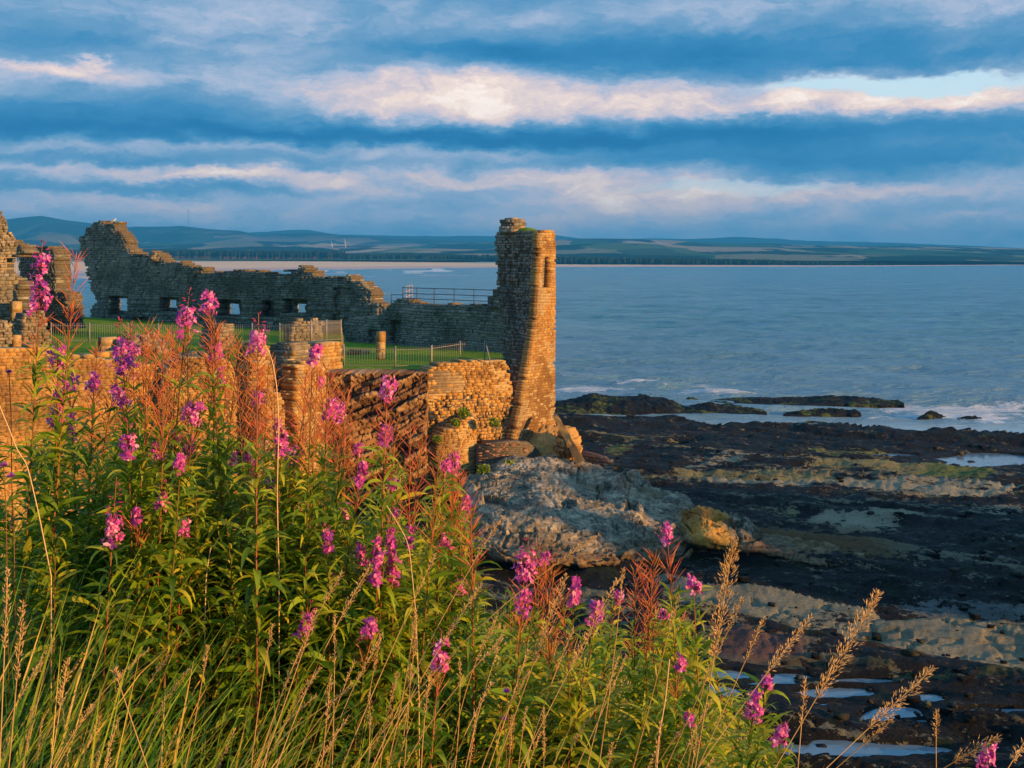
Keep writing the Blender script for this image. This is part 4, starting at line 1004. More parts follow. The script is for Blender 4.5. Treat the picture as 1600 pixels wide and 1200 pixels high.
def build_shore():
    pxs = np.concatenate([np.linspace(-200, 640, 40), np.arange(644, 1720, 3.0), np.linspace(1730, 2600, 60)])
    pys = np.concatenate([np.arange(664, 760, 1.0), np.arange(760, 1000, 1.8), np.arange(1000, 1330, 2.6), [1500, 2000]])
    Yr = H * F / (pys - HY); Yr = np.concatenate([[140, 116, 110], Yr])
    X = (pxs[None, :] - CX) / F * Yr[:, None]; Y = np.broadcast_to(Yr[:, None], X.shape)
    h, slab, ridge = shore_height(X, Y)
    PX = CX + X / Y * F; PY = HY + H / Y * F
    weedy = 1 - np.clip(slab, 0, 1)
    h = h + weedy * (.16 * fbm(X * 1.1, Y * 1.6, 0, 4, 23) + .10 * np.abs(fbm(X * 3, Y * 4, 0, 3, 29))) * smooth(h, .50, .62)
    h = h + .02 * fbm(X * 6, Y * 6, 0, 2, 3) - (h < -.3) * .2
    # bare rock share and colour
    k = .22 + .30 * smooth(ridge, .1, .5)
    col = np.zeros(X.shape + (3,)); col[:] = (.30, .27, .18)
    amt_ = .8
    def patch(px, py, rx, ry, amt, c, rot=0.0, nz=.5):
        nonlocal k
        u = (PX - px) / rx; v = (PY - py - rot * (PX - px)) / ry
        r = np.sqrt(u * u + v * v) + nz * fbm(X * .55, Y * .55, 0, 4, int(px) + 7)
        m = 1 - smooth(r, .55, 1.1)
        k = k + amt * amt_ * m; col[...] = col * (1 - m[..., None]) + np.array(c) * m[..., None]
    pale = (.52, .46, .32); olive = (.36, .32, .15); grn = (.24, .27, .08)
    for a in [(1180, 768, 210, 14, .55, olive, .05), (1300, 782, 260, 9, .5, pale, .05), (1400, 748, 150, 16, .5, olive, .04), (1500, 760, 70, 14, .45, grn), (1530, 790, 80, 10, .4, pale), (1330, 722, 90, 10, .35, grn),
              (1130, 735, 60, 9, .4, pale), (1100, 745, 40, 8, .25, pale), (1000, 765, 70, 8, .25, olive), (1335, 832, 75, 13, .8, pale, .05), (1290, 843, 140, 9, .6, pale, .08), (1400, 826, 60, 7, .65, pale, .05), (1200, 820, 60, 8, .3, olive, .1),
              (1370, 860, 90, 7, .3, pale), (1030, 712, 60, 6, .25, olive), (965, 718, 25, 8, .5, grn), (1380, 780, 160, 8, .4, pale, .04), (1560, 826, 60, 6, .2, pale), (1010, 700, 90, 6, .15, olive),
              (1490, 1040, 150, 14, .15, (.12, .03, .02)), (1180, 1040, 110, 26, .75, (.20, .115, .10), .1, .25), (1300, 1068, 160, 9, .35, (.15, .12, .07), .06), (1500, 985, 150, 18, .5, (.24, .25, .24), .06, .3), (1530, 1085, 120, 12, .3, (.12, .12, .05)),
              (1200, 1130, 120, 30, .2, (.10, .06, .05)), (1120, 985, 60, 18, .5, pale)]:
        patch(*a)
    # brown apron of wave worn rock sloping out of the outcrop
    u = smooth(PX, 1000, 1080) * (1 - smooth(PX, 1330, 1480)); v = np.exp(-((PY - (862 + (PX - 1100) * .12)) / 26) ** 2)
    ap = u * v; h = h + ap * .35; k = k + ap * .35; col = col * (1 - ap[..., None]) + np.array((.24, .13, .05)) * ap[..., None]
    sl = np.clip(slab, 0, 1); k = k * (1 - sl) + sl * (1.05 + .7 * fbm(X * .3, Y * .3, 0, 3, 61)); col = col * (1 - sl[..., None]) + np.array((.44, .38, .25)) * sl[..., None]
    col = col * (1 + .25 * fbm(X * .8, Y * .8, 0, 3, 91))[..., None]
    far = smooth(PX, 200, 640); 
    P = np.stack([X, Y, h], -1)
    o = mesh_obj('foreshore', P.reshape(-1, 3), grid_faces(len(Yr), len(pxs)), shore_mat(), None, True, tone=k.ravel(), col=np.clip(col, 0, 1).reshape(-1, 3))
    tag(o, kind='structure')


def build_pools():
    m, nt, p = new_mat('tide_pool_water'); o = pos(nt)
    p.inputs['Base Color'].default_value = (.14, .19, .22, 1); p.inputs['Roughness'].default_value = .06; p.inputs['IOR'].default_value = 1.45  # base lightened to stand in for sky reflected off the pools
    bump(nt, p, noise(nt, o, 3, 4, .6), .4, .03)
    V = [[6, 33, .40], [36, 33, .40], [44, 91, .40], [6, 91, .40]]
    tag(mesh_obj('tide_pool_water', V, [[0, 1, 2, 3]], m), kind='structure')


def reef(label, top, base_py, depth, seed, mat):
    """low weed-covered skerry: crest heights from the outline, real depth along the view"""
    Yb = H * F / (base_py - HY); x0, x1 = top[0][0], top[-1][0]
    nc = max(24, int((x1 - x0) / 1.6)); nr = 54
    u = np.linspace(0, 1, nc)[None, :]; v = (np.linspace(0, 1, nr) ** 1.7)[:, None]
    px = x0 + (x1 - x0) * u; w_ = np.sin(np.pi * np.clip(u, .0, 1)) ** .35
    Yf = Yb + .5 * fbm(px * .05, 0, 0, 3, seed); Y = Yf + depth * v * w_ - depth * .0
    X = (px - CX) / F * Y
    crestY = Yf + depth * .55
    zc = np.maximum(H - (interp(px, top) - HY) / F * crestY, .05)
    prof = np.sin(np.pi * np.clip(v + .05 * fbm(X * .8, Y * .8, 0, 3, seed + 9) * np.sin(np.pi * v), 0, 1) ** .8) ** .75
    Z = zc * prof * w_ + (.22 + .2 * zc) * fbm(X * .9, Y * .7, 0, 5, seed + 1, .65) * prof + .25 * np.abs(fbm(X * 2.5, Y * 2.5, 0, 3, seed)) * prof
    edge = (v <= 0) | (v >= 1) | (u <= 0) | (u >= 1); Z = np.where(edge, -.5, Z)
    k = .30 + .5 * fbm(X * .5, Y * .5, 0, 3, seed + 6); col = np.zeros(X.shape + (3,)); col[:] = (.13, .17, .05)
    o = mesh_obj('reef_rock', np.stack([X, Y + 0 * Z, Z], -1).reshape(-1, 3), grid_faces(nr, nc), mat, None, False, tone=k.ravel(), col=col.reshape(-1, 3))
    tag(o, label, 'rock', 'weedy rocks standing in the shallow water')


def build_reefs():
    m = bpy.data.materials['foreshore_rock']
    reef('widest green weeded reef touching the tower edge', [(845, 626), (865, 621), (900, 619), (925, 614), (960, 620), (1000, 618), (1032, 617), (1058, 625), (1075, 636), (1090, 646)], 649, 12, 1, m)
    reef('green tapering reef joined to the right of the widest one', [(1040, 646), (1060, 637), (1080, 634), (1110, 631), (1140, 634), (1165, 639), (1200, 645)], 647.5, 7, 2, m)
    reef('long dark reef farthest out with surf along it', [(1092, 630), (1100, 624), (1130, 625), (1160, 626), (1190, 623), (1225, 624), (1262, 629), (1270, 623), (1300, 619), (1345, 622), (1380, 624), (1405, 627), (1414, 632)], 633, 8, 3, m)
    reef('blocky short reef in the middle of the channel', [(1222, 647), (1245, 643), (1280, 640), (1310, 640), (1335, 636), (1345, 640), (1347, 648)], 650, 4, 4, m)
    reef('small pointed rock in the surf to the right', [(1432, 654), (1445, 646), (1455, 642), (1465, 646), (1480, 654)], 655, 2.5, 5, m)
    reef('smallest low rock at the far right of the surf', [(1494, 656), (1510, 652), (1522, 651), (1536, 656)], 656.5, 2, 6, m)
    reef('small dark rock between the two farthest reefs', [(1066, 627), (1076, 622), (1090, 624), (1095, 628)], 628.5, 2.5, 7, m)
    reef('thin low reef in the channel nearest the shore', [(868, 658), (900, 657), (935, 655), (960, 652), (1000, 652), (1030, 656), (1085, 660)], 662, 3.2, 8, m)
    reef('tiny flat rock awash below the blocky reef', [(1256, 660), (1270, 658), (1290, 661)], 662, 1.5, 9, m)
    reef('flat streak of rock just breaking the water right of the green reef', [(1160, 648), (1185, 644), (1200, 646)], 649, 2, 10, m)


def build_sea():
    m, nt, p = new_mat('sea_water'); o = pos(nt); x, y, z = sep(nt, o)
    fo = N(nt, attr(nt, 'tone').outputs['Fac'])
    calm = y.gt(101.0, 116.0); near = y.gt(60.0, 330.0)
    v1 = xyz(nt, x * .22, y * .5, 0.0); a = noise(nt, v1, 1.0, 6, .6, .3)
    b = noise(nt, xyz(nt, x * 1.1, y * 2.2, 1.0), 1.0, 5, .65)
    c_ = noise(nt, xyz(nt, x * .035, y * .09, 4.0), 1.0, 4, .6)
    bump(nt, p, (c_ * 7.0 + a * 2.2 + b * .8) * (calm * .97 + .03), 1.0, 1.2)
    f = noise(nt, xyz(nt, x * .5, y * .9, 7.0), 1.0, 6, .7)
    f2 = noise(nt, xyz(nt, x * .10, y * .28, 2.0), 1.0, 5, .65)
    f3 = noise(nt, xyz(nt, x * .9, y * .28 + x * .1, 3.0), 1.0, 5, .7)
    foam = (fo + (f - .5) * 1.4 + (f2 - .5) * 1.2 + (f3 - .5) * .9).gt(.50, .74)
    caps = (f2 * f).gt(.47, .55) * .35
    foam = foam.mx(caps * 0.0)
    wc = ramp(nt, (c_ * .6 + a * .5).cl(), [(.35, (.015, .13, .21)), (.5, (.05, .25, .34)), (.65, (.13, .36, .45))])
    wc = mixc(nt, near, (.20, .36, .46, 1), wc)
    wc = mixc(nt, calm, (.26, .38, .46, 1), wc)  # calm inshore water painted lighter in place of reflected sky
    nt.links.new(mixc(nt, foam, wc, (.78, .79, .80)), p.inputs['Base Color'])
    rg = nt.nodes.new('ShaderNodeMapRange'); nt.links.new(foam.s, rg.inputs[0]); rg.inputs[3].default_value = 1; rg.inputs[4].default_value = 4
    nt.links.new((N(nt, rg.outputs[0]) * (calm * .14 + .06)).s, p.inputs['Roughness']); p.inputs['IOR'].default_value = 1.33
    pxs = np.concatenate([[-2200, -1200], np.linspace(-500, 2100, 520), [2600, 3600]])
    pys = np.concatenate([[404.4, 405.5, 407, 409, 411], np.arange(412, 470, 1.0), np.arange(470, 700, 1.3), np.arange(702, 1300, 9.0), [2000]])
    Yr = H * F / (pys - HY); X = (pxs[None, :] - CX) / F * Yr[:, None]; Y = np.broadcast_to(Yr[:, None], X.shape)
    PX = np.broadcast_to(pxs[None, :], X.shape); PY = np.broadcast_to(pys[:, None], X.shape)
    amp = np.clip(1 - Y / 2200, 0, 1) * smooth(Y, 104, 126)
    wq = Y + .22 * X + 5 * fbm(X * .02, Y * .02, 0, 2, 9)
    Z = 1.35 * amp * (.55 * fbm(X * .035, wq * .13, 0, 2, 5) + .34 * fbm(X * .12, wq * .36, 0, 3, 8) + .14 * np.clip(1 - Y / 500, 0, 1) * fbm(X * .5, wq * 1.1, 0, 2, 12))
    foam = np.zeros(X.shape)
    def fp(px, py, rx, ry, a, rot=0.0, lift=0.0):
        nonlocal foam, Z
        u = (PX - px) / rx; v = (PY - py - rot * (PX - px)) / ry; g = np.exp(-(u * u + v * v) * 1.2); foam = foam + a * g
        Z = Z + lift * np.exp(-(u * u + ((v) * 1.2) ** 2))
    for a_ in [(905, 607, 70, 7, .55, .0), (1000, 598, 60, 2.6, .85, .02, .35), (960, 606, 120, 3.5, .30), (1082, 600, 40, 2, .5), (1300, 612, 160, 3, .3), (885, 590, 30, 3, .5, 0, .2), (1135, 616, 60, 4, .9, .05, .5), (1090, 612, 100, 6, .5), (900, 612, 60, 4, .4), (1010, 632, 40, 2.5, .5),
               (1420, 634, 120, 6, .85), (1500, 640, 130, 10, .8), (1540, 655, 90, 12, .55), (1250, 606, 260, 3, .35), (1000, 652, 140, 4, .35), (1480, 618, 120, 4, .4), (950, 640, 90, 3, .3), (1180, 634, 60, 4, .35), (1240, 619, 60, 3.5, .5), (1390, 650, 100, 8, .3), (1100, 604, 40, 4, .35), (1580, 632, 60, 10, .5), (1330, 652, 200, 5, .22), (1270, 627, 50, 2.5, .4), (1450, 665, 170, 10, .2),
               (1560, 692, 60, 3, .6), (1210, 642, 60, 4, .3)]:
        fp(*a_)
    # long rollers off the sands
    sl = interp(PX, WATERLINE); d = PY - sl
    rr = fbm(X / 130, Y / 60, 0, 3, 19)
    for off, wdt, am in ((1.5, 1.2, .7), (4.0, 1.3, .6), (7.0, 1.4, .42), (11, 1.5, .30)):
        vis = smooth(vn(PX / 38, off * 3.1, 0, 3), .45, .7) * (1 - smooth(PX, 620, 1000) * .65)
        foam = foam + am * 2.0 * vis * np.exp(-((d - off - 2.0 * rr) / wdt) ** 2)
    foam = foam + .8 * (1 - smooth(np.abs(PY - 434 - (PX - 100) * -.02), 1, 3)) * (PX < 160)
    o_ = mesh_obj('sea', np.stack([X, Y, Z], -1).reshape(-1, 3), grid_faces(len(pys), len(pxs)), m, None, True, tone=np.clip(foam, 0, 1.2).ravel())
    tag(o_, kind='structure')


WATERLINE = [(-600, 470), (0, 442), (100, 433), (200, 429), (300, 427), (450, 422), (620, 420), (800, 418), (1000, 417), (1250, 416.8), (1390, 416), (1500, 415), (1650, 414), (2200, 413)]
DUNE = [(-600, 404), (0, 404), (250, 405.5), (540, 407.5), (800, 409.5), (870, 413.2), (1150, 414.3), (1350, 415), (1400, 414.5), (1650, 413.5), (2200, 412)]


def build_far_land():
    # beach
    m, nt, p = new_mat('beach_sand'); o = pos(nt); x, y, z = sep(nt, o)
    n1 = noise(nt, xyz(nt, x * .004, y * .012, 0.0), 1, 5, .6)
    wet = (z * -1 + (n1 - .5) * 2.2).gt(-1.6, -.3)
    c = mixc(nt, wet, ramp(nt, n1, [(.3, (.95, .48, .22)), (.7, (.98, .62, .32))]), (.66, .40, .32))
    veg = (z + (n1 - .5) * 2).gt(6.6, 7.4); c = mixc(nt, veg * .8, c, (.12, .12, .04))
    nt.links.new(c, p.inputs['Base Color']); p.inputs['Roughness'].default_value = .8
    pxs = np.linspace(-700, 2300, 500); nr = 22
    wl = interp(pxs, WATERLINE); dn = interp(pxs, DUNE)
    v = np.linspace(-.15, 1.0, nr)[:, None]
    Yw = np.minimum(H * F / (wl - HY), 2300)[None, :]; Yd = np.where(pxs > 840, 2080 - 0 * pxs, 2400 - smooth(pxs, 700, 840) * 320)[None, :]
    Yd = np.maximum(Yd, Yw + 60)
    zd = np.maximum(H - (dn[None, :] - HY) / F * Yd, .8)
    Y = Yw + (Yd - Yw) * v; Z = np.where(v < 0, v * 3, zd * v ** 1.6) + .25 * fbm(pxs[None, :] / 9, v * 4, 0, 3, 3) * np.clip(v, 0, 1)
    X = (pxs[None, :] - CX) / F * Y
    tag(mesh_obj('beach', np.stack([X, Y, Z], -1).reshape(-1, 3), grid_faces(nr, len(pxs)), m, None, True), kind='structure')
    # land and hills behind
    m, nt, p = new_mat('far_fields'); o = pos(nt); x, y, z = sep(nt, o)
    wx = noise(nt, xyz(nt, x * .002, y * .002, 0.), 1, 3, .6) - .5
    vo = nt.nodes.new('ShaderNodeTexVoronoi'); vo.inputs['Scale'].default_value = 1; nt.links.new(xyz(nt, x * .0042 + wx * .8, y * .0016 + wx * .6, 0.0), vo.inputs['Vector'])
    cs = sep(nt, vo.outputs['Color'])
    fld = ramp(nt, cs[0], [(0.0, (.05, .10, .035)), (.22, (.09, .13, .04)), (.42, (.05, .07, .03)), (.55, (.34, .24, .14)), (.72, (.22, .19, .10)), (.85, (.45, .32, .20)), (1, (.14, .16, .05))], 'CONSTANT')
    nw = noise(nt, xyz(nt, x * .003, y * .0012, 5.), 1, 5, .6)
    wood = nw.gt(.50, .54); c = mixc(nt, wood, fld, (.018, .035, .018))
    k = N(nt, attr(nt, 'tone').outputs['Fac'])           # 1 = open hill moor / forestry
    hill = ramp(nt, noise(nt, xyz(nt, x * .0012, y * .0006, z * .01), 1, 5, .6), [(.35, (.012, .028, .022)), (.6, (.03, .045, .03)), (.75, (.06, .07, .045))])
    c = mixc(nt, k.cl(), c, hill)
    nt.links.new(c, p.inputs['Base Color']); p.inputs['Roughness'].default_value = 1; p.inputs['Specular IOR Level'].default_value = 0
    pxs = np.linspace(-900, 2500, 760)
    A = [(-900, 392), (0, 389), (200, 387), (400, 385), (600, 388), (760, 390), (870, 384), (920, 381), (1000, 380), (1100, 385), (1250, 388), (1500, 389), (1650, 390), (2500, 392)]
    A2 = [(-900, 382), (0, 381), (60, 366), (110, 368), (150, 379), (300, 380), (400, 376), (600, 383), (700, 381), (780, 380), (870, 375), (940, 372.5), (1000, 373.5), (1050, 375.5), (1110, 379), (1250, 383), (1400, 385), (1600, 387), (2500, 389)]
    Bp = [(-900, 360), (-200, 352), (0, 345), (30, 340), (65, 337.5), (100, 344), (150, 350), (185, 356), (215, 354), (285, 353), (330, 358), (372, 360), (405, 368), (440, 366), (490, 364), (540, 368), (600, 371), (650, 373), (700, 375), (775, 378), (870, 380), (1600, 390), (2500, 392)]
    Cp = [(-900, 372), (0, 366), (380, 364), (430, 361), (480, 360), (530, 366), (700, 369), (740, 367), (790, 370), (870, 367.5), (900, 372), (1075, 374), (1150, 370.5), (1200, 372), (1265, 376), (1400, 379.5), (1500, 383), (1600, 388), (2500, 392)]
    rows = [(2300, [(-900, 404), (2500, 410)], 0), (2600, [(-900, 400), (800, 402), (870, 407), (1300, 408.5), (2500, 408)], 0), (3400, [(-900, 396), (800, 396), (1400, 398), (2500, 400)], 0), (4200, A, 0), (4600, [(a, b + 2) for a, b in A], 0), (5200, A2, .15), (5600, [(a, b + 4) for a, b in A2], .3),
            (7200, Bp, 1), (7700, [(a, b + 6) for a, b in Bp], 1), (9300, Cp, 1), (10500, [(a, b + 14) for a, b in Cp], 1)]
    Ys, Z, T = [], [], []
    for (Ya, pa, ka), (Yb, pb, kb) in zip(rows[:-1], rows[1:]):
        za = H + (HY - interp(pxs, pa)) / F * Ya; zb = H + (HY - interp(pxs, pb)) / F * Yb; m_ = 9
        for i in range(m_):
            f = i / m_; g = f * f * (3 - 2 * f); Ys.append(Ya + (Yb - Ya) * f); Z.append(za + (zb - za) * g); T.append(np.full(len(pxs), ka + (kb - ka) * g))
    Ys = np.array(Ys); Z = np.array(Z); T = np.array(T); X = (pxs[None, :] - CX) / F * Ys[:, None]; Y = np.broadcast_to(Ys[:, None], X.shape)
    Z = Z + (Y / 9000) * 9 * fbm(X / 260, Y / 500, 0, 4, 7)
    tag(mesh_obj('far_hills', np.stack([X, Y, Z], -1).reshape(-1, 3), grid_faces(len(Ys), len(pxs)), m, None, True, tone=T.ravel()), kind='structure')
    # pine belt
    rs = np.random.default_rng(6); V, Fc, T, M, n = [], [], [], [], 0
    crown = flat_mat('pine_crown', (.016, .034, .018), 1, 0, .3, .05); trunk = flat_mat('pine_trunk', (.20, .10, .055), 1, 0, .2, .1)
    th = np.arange(6) / 6 * 2 * math.pi
    for i in range(3600):
        px = rs.uniform(-250, 1400); right = px > 840
        if right and rs.uniform() < (px - 1150) / 260: continue
        base = H + (HY - float(interp(px, DUNE))) / F * (2090 if right else 2410 - smooth(px, 700, 840) * 320)
        Yt = (2095 if right else 2415 - float(smooth(px, 700, 840)) * 320) + rs.exponential(70)
        hgt = rs.uniform(15, 19) if px < 540 else rs.uniform(10, 14) if px < 840 else rs.uniform(9, 14) * float(interp(px, [(840, 1.05), (1150, .75), (1400, .28)]))
        if px > 120 and px < 540 and i % 7 == 0: hgt *= 1.12
        X_ = (px - CX) / F * Yt; r0 = rs.uniform(2.2, 3.8); cb = hgt * (.42 if px < 540 else .15)
        lv = [(cb, .55), (cb + (hgt - cb) * .3, 1.0), (cb + (hgt - cb) * .7, .7), (hgt, .05)]; P = []
        for zz, rr in lv:
            q = r0 * rr * rs.uniform(.75, 1.25, 6); P.append(np.stack([X_ + q * np.cos(th), Yt + q * np.sin(th), base + zz + rs.uniform(-.8, .8, 6)], 1))
        P = np.concatenate(P); V.append(P)
        f = []
        for a in range(3):
            for j in range(6): f.append([a * 6 + j, a * 6 + (j + 1) % 6, a * 6 + 6 + (j + 1) % 6, a * 6 + 6 + j])
        Fc.append(np.array(f) + n); M += [0] * 18; n += 24
        if px < 560:
            w_ = .35; P = np.array([[X_ - w_, Yt - .2, base - 1], [X_ + w_, Yt - .2, base - 1], [X_ + w_, Yt, base + cb + 2], [X_ - w_, Yt, base + cb + 2], [X_ - w_, Yt + .4, base - 1], [X_ + w_, Yt + .4, base - 1], [X_ + w_, Yt + .3, base + cb + 2], [X_ - w_, Yt + .3, base + cb + 2]])
            V.append(P); Fc.append(BOXF + n); M += [1] * 6; n += 8
    o = mesh_obj('pine_forest', np.concatenate(V), np.concatenate(Fc), [crown, trunk], None, mi=M); tag(o, 'dark belt of pines along the far shore', 'forest', kind='stuff')
    # turbines and mast
    for px, top, base, lab in ((519, 381, 393, 'left one of two white wind turbines beyond the pine belt'), (540, 379, 394, 'right one of two white wind turbines beyond the pine belt')):
        Yt = 4150; b = np.array(W(px, base, Yt)); t = np.array(W(px, top, Yt)); root = empty('wind_turbine', b.tolist()); tag(root, lab, 'wind turbine')
        mb = MB(); mb.tube([b, t], [1.0, .6], 8); at_root(root, mb.build('mast', [WHITE], root))
        mb = MB(); mb.box(t + (0, 0, .5), (1.4, 4, 1.6)); at_root(root, mb.build('nacelle', [WHITE], root))
        for k in range(3):
            a = k * 2.094 + px; d = np.array([math.sin(a), 0, math.cos(a)]); c = t + (0, -2.4, .6); sd = np.array([d[2], 0, -d[0]])
            V_ = [c - sd * .5, c + sd * .6, c + d * 14 + sd * .15, c + d * 14 - sd * .15]; V_ = V_ + [v + np.array([0, .4, 0]) for v in V_]
            mb = MB(); mb.add(V_, BOXF); at_root(root, mb.build('blade', [WHITE], root))
    mb = MB(); b = W(294, 356, 7100); mb.tube([b, (b[0], b[1], b[2] + 105)], 1.1, 6); o = mb.build('radio_mast', [flat_mat('mast_grey', (.12, .13, .16))]); tag(o, 'hair thin mast on the far blue hill at left', 'mast')


def build_gull():
    root = None; c = np.array(W(177, 347.5, 123.6)); V = []; n = 10
    x = np.linspace(-.24, .24, n); r = .085 * np.sqrt(np.clip(1 - (x / .26) ** 2, .02, 1)) * np.where(x < 0, .75 + x, 1)
    mb = MB(); mb.tube([(c[0] + a, c[1], c[2] + .18 + a * .25) for a in x], r, 8, .5, 0)
    mb.tube([(c[0] + .17, c[1], c[2] + .24), (c[0] + .21, c[1], c[2] + .33), (c[0] + .25, c[1], c[2] + .36), (c[0] + .30, c[1], c[2] + .35)], [.05, .055, .05, .02], 8)
    mb.tube([(c[0], c[1] - .02, c[2] - .05), (c[0], c[1] - .02, c[2] + .14)], .012, 4)
    mb.tube([(c[0], c[1] + .04, c[2] - .05), (c[0], c[1] + .04, c[2] + .14)], .012, 4)
    o = mb.build('gull', [WHITE], None, True); tag(o, 'white gull perched on the highest point of the grey curtain wall', 'bird')
    mb = MB(); mb.tube([(c[0] + .12, c[1] - .07, c[2] + .22), (c[0] - .05, c[1] - .09, c[2] + .2), (c[0] - .27, c[1] - .05, c[2] + .12)], [.04, .06, .012], 6)
    mb.build('wing', [flat_mat('gull_grey', (.35, .37, .4))], o, True)
    mb = MB(); mb.tube([(c[0] + .29, c[1], c[2] + .35), (c[0] + .36, c[1], c[2] + .335)], [.016, .004], 5); mb.build('beak', [flat_mat('beak_yellow', (.7, .45, .05))], o, True)


# ================================================================== THE GRASSY BANK IN FRONT
def ground_z(x, Y):
    x = np.asarray(x, float); Y = np.asarray(Y, float)
    sp = np.log1p(np.exp(np.clip((x + .35) * 3.2, -30, 30))) / 3.2
    z = 12.42 - .09 * (Y - 3) - .62 * sp + .25 * smooth(-x, 1.2, 4)
    z = z - 1.5 * np.maximum(Y - 7.5, 0) ** .85
    z = z + .10 * fbm(x * .6, Y * .6, 0, 3, 2)
    return np.maximum(z, -.6 + .0 * x)


def build_bank():
    xs = np.concatenate([np.linspace(-60, -8, 30), np.linspace(-7.5, 7.5, 90), np.linspace(8, 40, 24)]); ys = np.concatenate([np.linspace(-30, 0, 14), np.linspace(.3, 9, 60), np.linspace(9.5, 30, 30)])
    X, Y = np.meshgrid(xs, ys); Z = ground_z(X, Y) - .62 * 0
    Z = np.where(X > 6, np.maximum(Z - (X - 6) * 1.1, -.5), Z)
    m, nt, p = new_mat('bank_soil'); o = pos(nt); n1 = noise(nt, o, 6, 6, .7)
    nt.links.new(ramp(nt, n1, [(.3, (.010, .012, .005)), (.6, (.030, .035, .012)), (.8, (.07, .055, .025))]), p.inputs['Base Color']); p.inputs['Roughness'].default_value = 1
    bump(nt, p, n1, 1, .08)
    tag(mesh_obj('grassy_bank', np.stack([X, Y, Z], -1).reshape(-1, 3), grid_faces(len(ys), len(xs)), m, None, True), kind='structure')
    # unseen cliff added sunward to shade the outcrop, with a notch letting light through
    ca, sa = math.sin(R(SUN_AZ)), math.cos(R(SUN_AZ)); n = 90; pp = np.linspace(48.6, 76, n)
    top = 17.1 + .8 * fbm(pp * .12, 0, 0, 4, 3) - 3.2 * np.exp(-((pp - 53.7) / 1.15) ** 2) - 9 * smooth(pp, 66, 74) - 6 * smooth(-pp, -49.4, -48.7)
    rows = [(57, -1 + 0 * top), (59, top * .5), (60.5, top), (75, top - 1.2), (140, top - 3), (190, 0 * top - 1)]
    V = np.stack([np.stack([(a + .8 * fbm(pp * .3, k, 0, 3, 9)) * ca + pp * sa, -(a + .8 * fbm(pp * .3, k, 0, 3, 9)) * sa + pp * ca, z], -1) for k, (a, z) in enumerate(rows)])
    tag(mesh_obj('added_shade_cliff', V.reshape(-1, 3), grid_faces(len(rows), n), BED, None, tone=np.full(len(rows) * n, .5)), kind='structure')


def ribbon_leaves(P, az, L, Wd, e0, k, roll, ns=6):
    """many bent lanceolate leaves at once -> verts, quads"""
    n = len(P); u = np.linspace(0, 1, ns); ang = e0[:, None] - k[:, None] * u[None]
    du = 1 / (ns - 1); r = np.concatenate([np.zeros((n, 1)), np.cumsum(np.cos((ang[:, 1:] + ang[:, :-1]) / 2), 1) * du], 1) * L[:, None]
    z = np.concatenate([np.zeros((n, 1)), np.cumsum(np.sin((ang[:, 1:] + ang[:, :-1]) / 2), 1) * du], 1) * L[:, None]
    w = (np.sin(np.pi * np.clip(u, 0, 1) ** .75) * .5 + .03)[None] * Wd[:, None]; w[:, -1] = .0006
    ca, sa = np.cos(az)[:, None], np.sin(az)[:, None]
    C = np.stack([P[:, 0:1] + r * ca, P[:, 1:2] + r * sa, P[:, 2:3] + z], -1)
    side = np.stack([-np.sin(az) * np.cos(roll), np.cos(az) * np.cos(roll), np.sin(roll)], -1)[:, None, :]
    up = .28 * w[..., None] * np.array([0, 0, 1.])
    V = np.stack([C - side * w[..., None] + up, C, C + side * w[..., None] + up], 2)          # n, ns, 3, 3
    b = (np.arange(n) * ns * 3)[:, None, None]; i = np.arange(ns - 1)[None, :, None] * 3; j = np.arange(2)[None, None, :]
    q = b + i + j; Fc = np.stack([q, q + 1, q + 4, q + 3], -1).reshape(-1, 4)
    return V.reshape(-1, 3), Fc, (ns - 1) * 2


def spindles(A, D, L, r, n=4):
    """many little spindles (buds, pods, spikelets): start A, unit dir D, length L, radius r"""
    m = len(A); ref = np.where(np.abs(D[:, 2:3]) > .9, np.array([[1., 0, 0]]), np.array([[0, 0, 1.]])); S = np.cross(D, ref); S /= np.linalg.norm(S, axis=1)[:, None] + 1e-9; T = np.cross(D, S)
    th = np.arange(n) / n * 2 * np.pi; V = []
    for u, k in ((0, .35), (.4, 1), (1, .12)):
        V.append(A[:, None] + D[:, None] * (L * u)[:, None, None] + (r * k)[:, None, None] * (np.cos(th)[None, :, None] * S[:, None] + np.sin(th)[None, :, None] * T[:, None]))
    V = np.stack(V, 1)                                     # m,3,n,3
    b = (np.arange(m) * 3 * n)[:, None, None]; i = np.arange(2)[None, :, None] * n; j = np.arange(n)[None, None, :]; k2 = (j + 1) % n
    q = np.stack([b + i + j, b + i + k2, b + i + n + k2, b + i + n + j], -1).reshape(-1, 4)
    return V.reshape(-1, 3), q, 2 * n


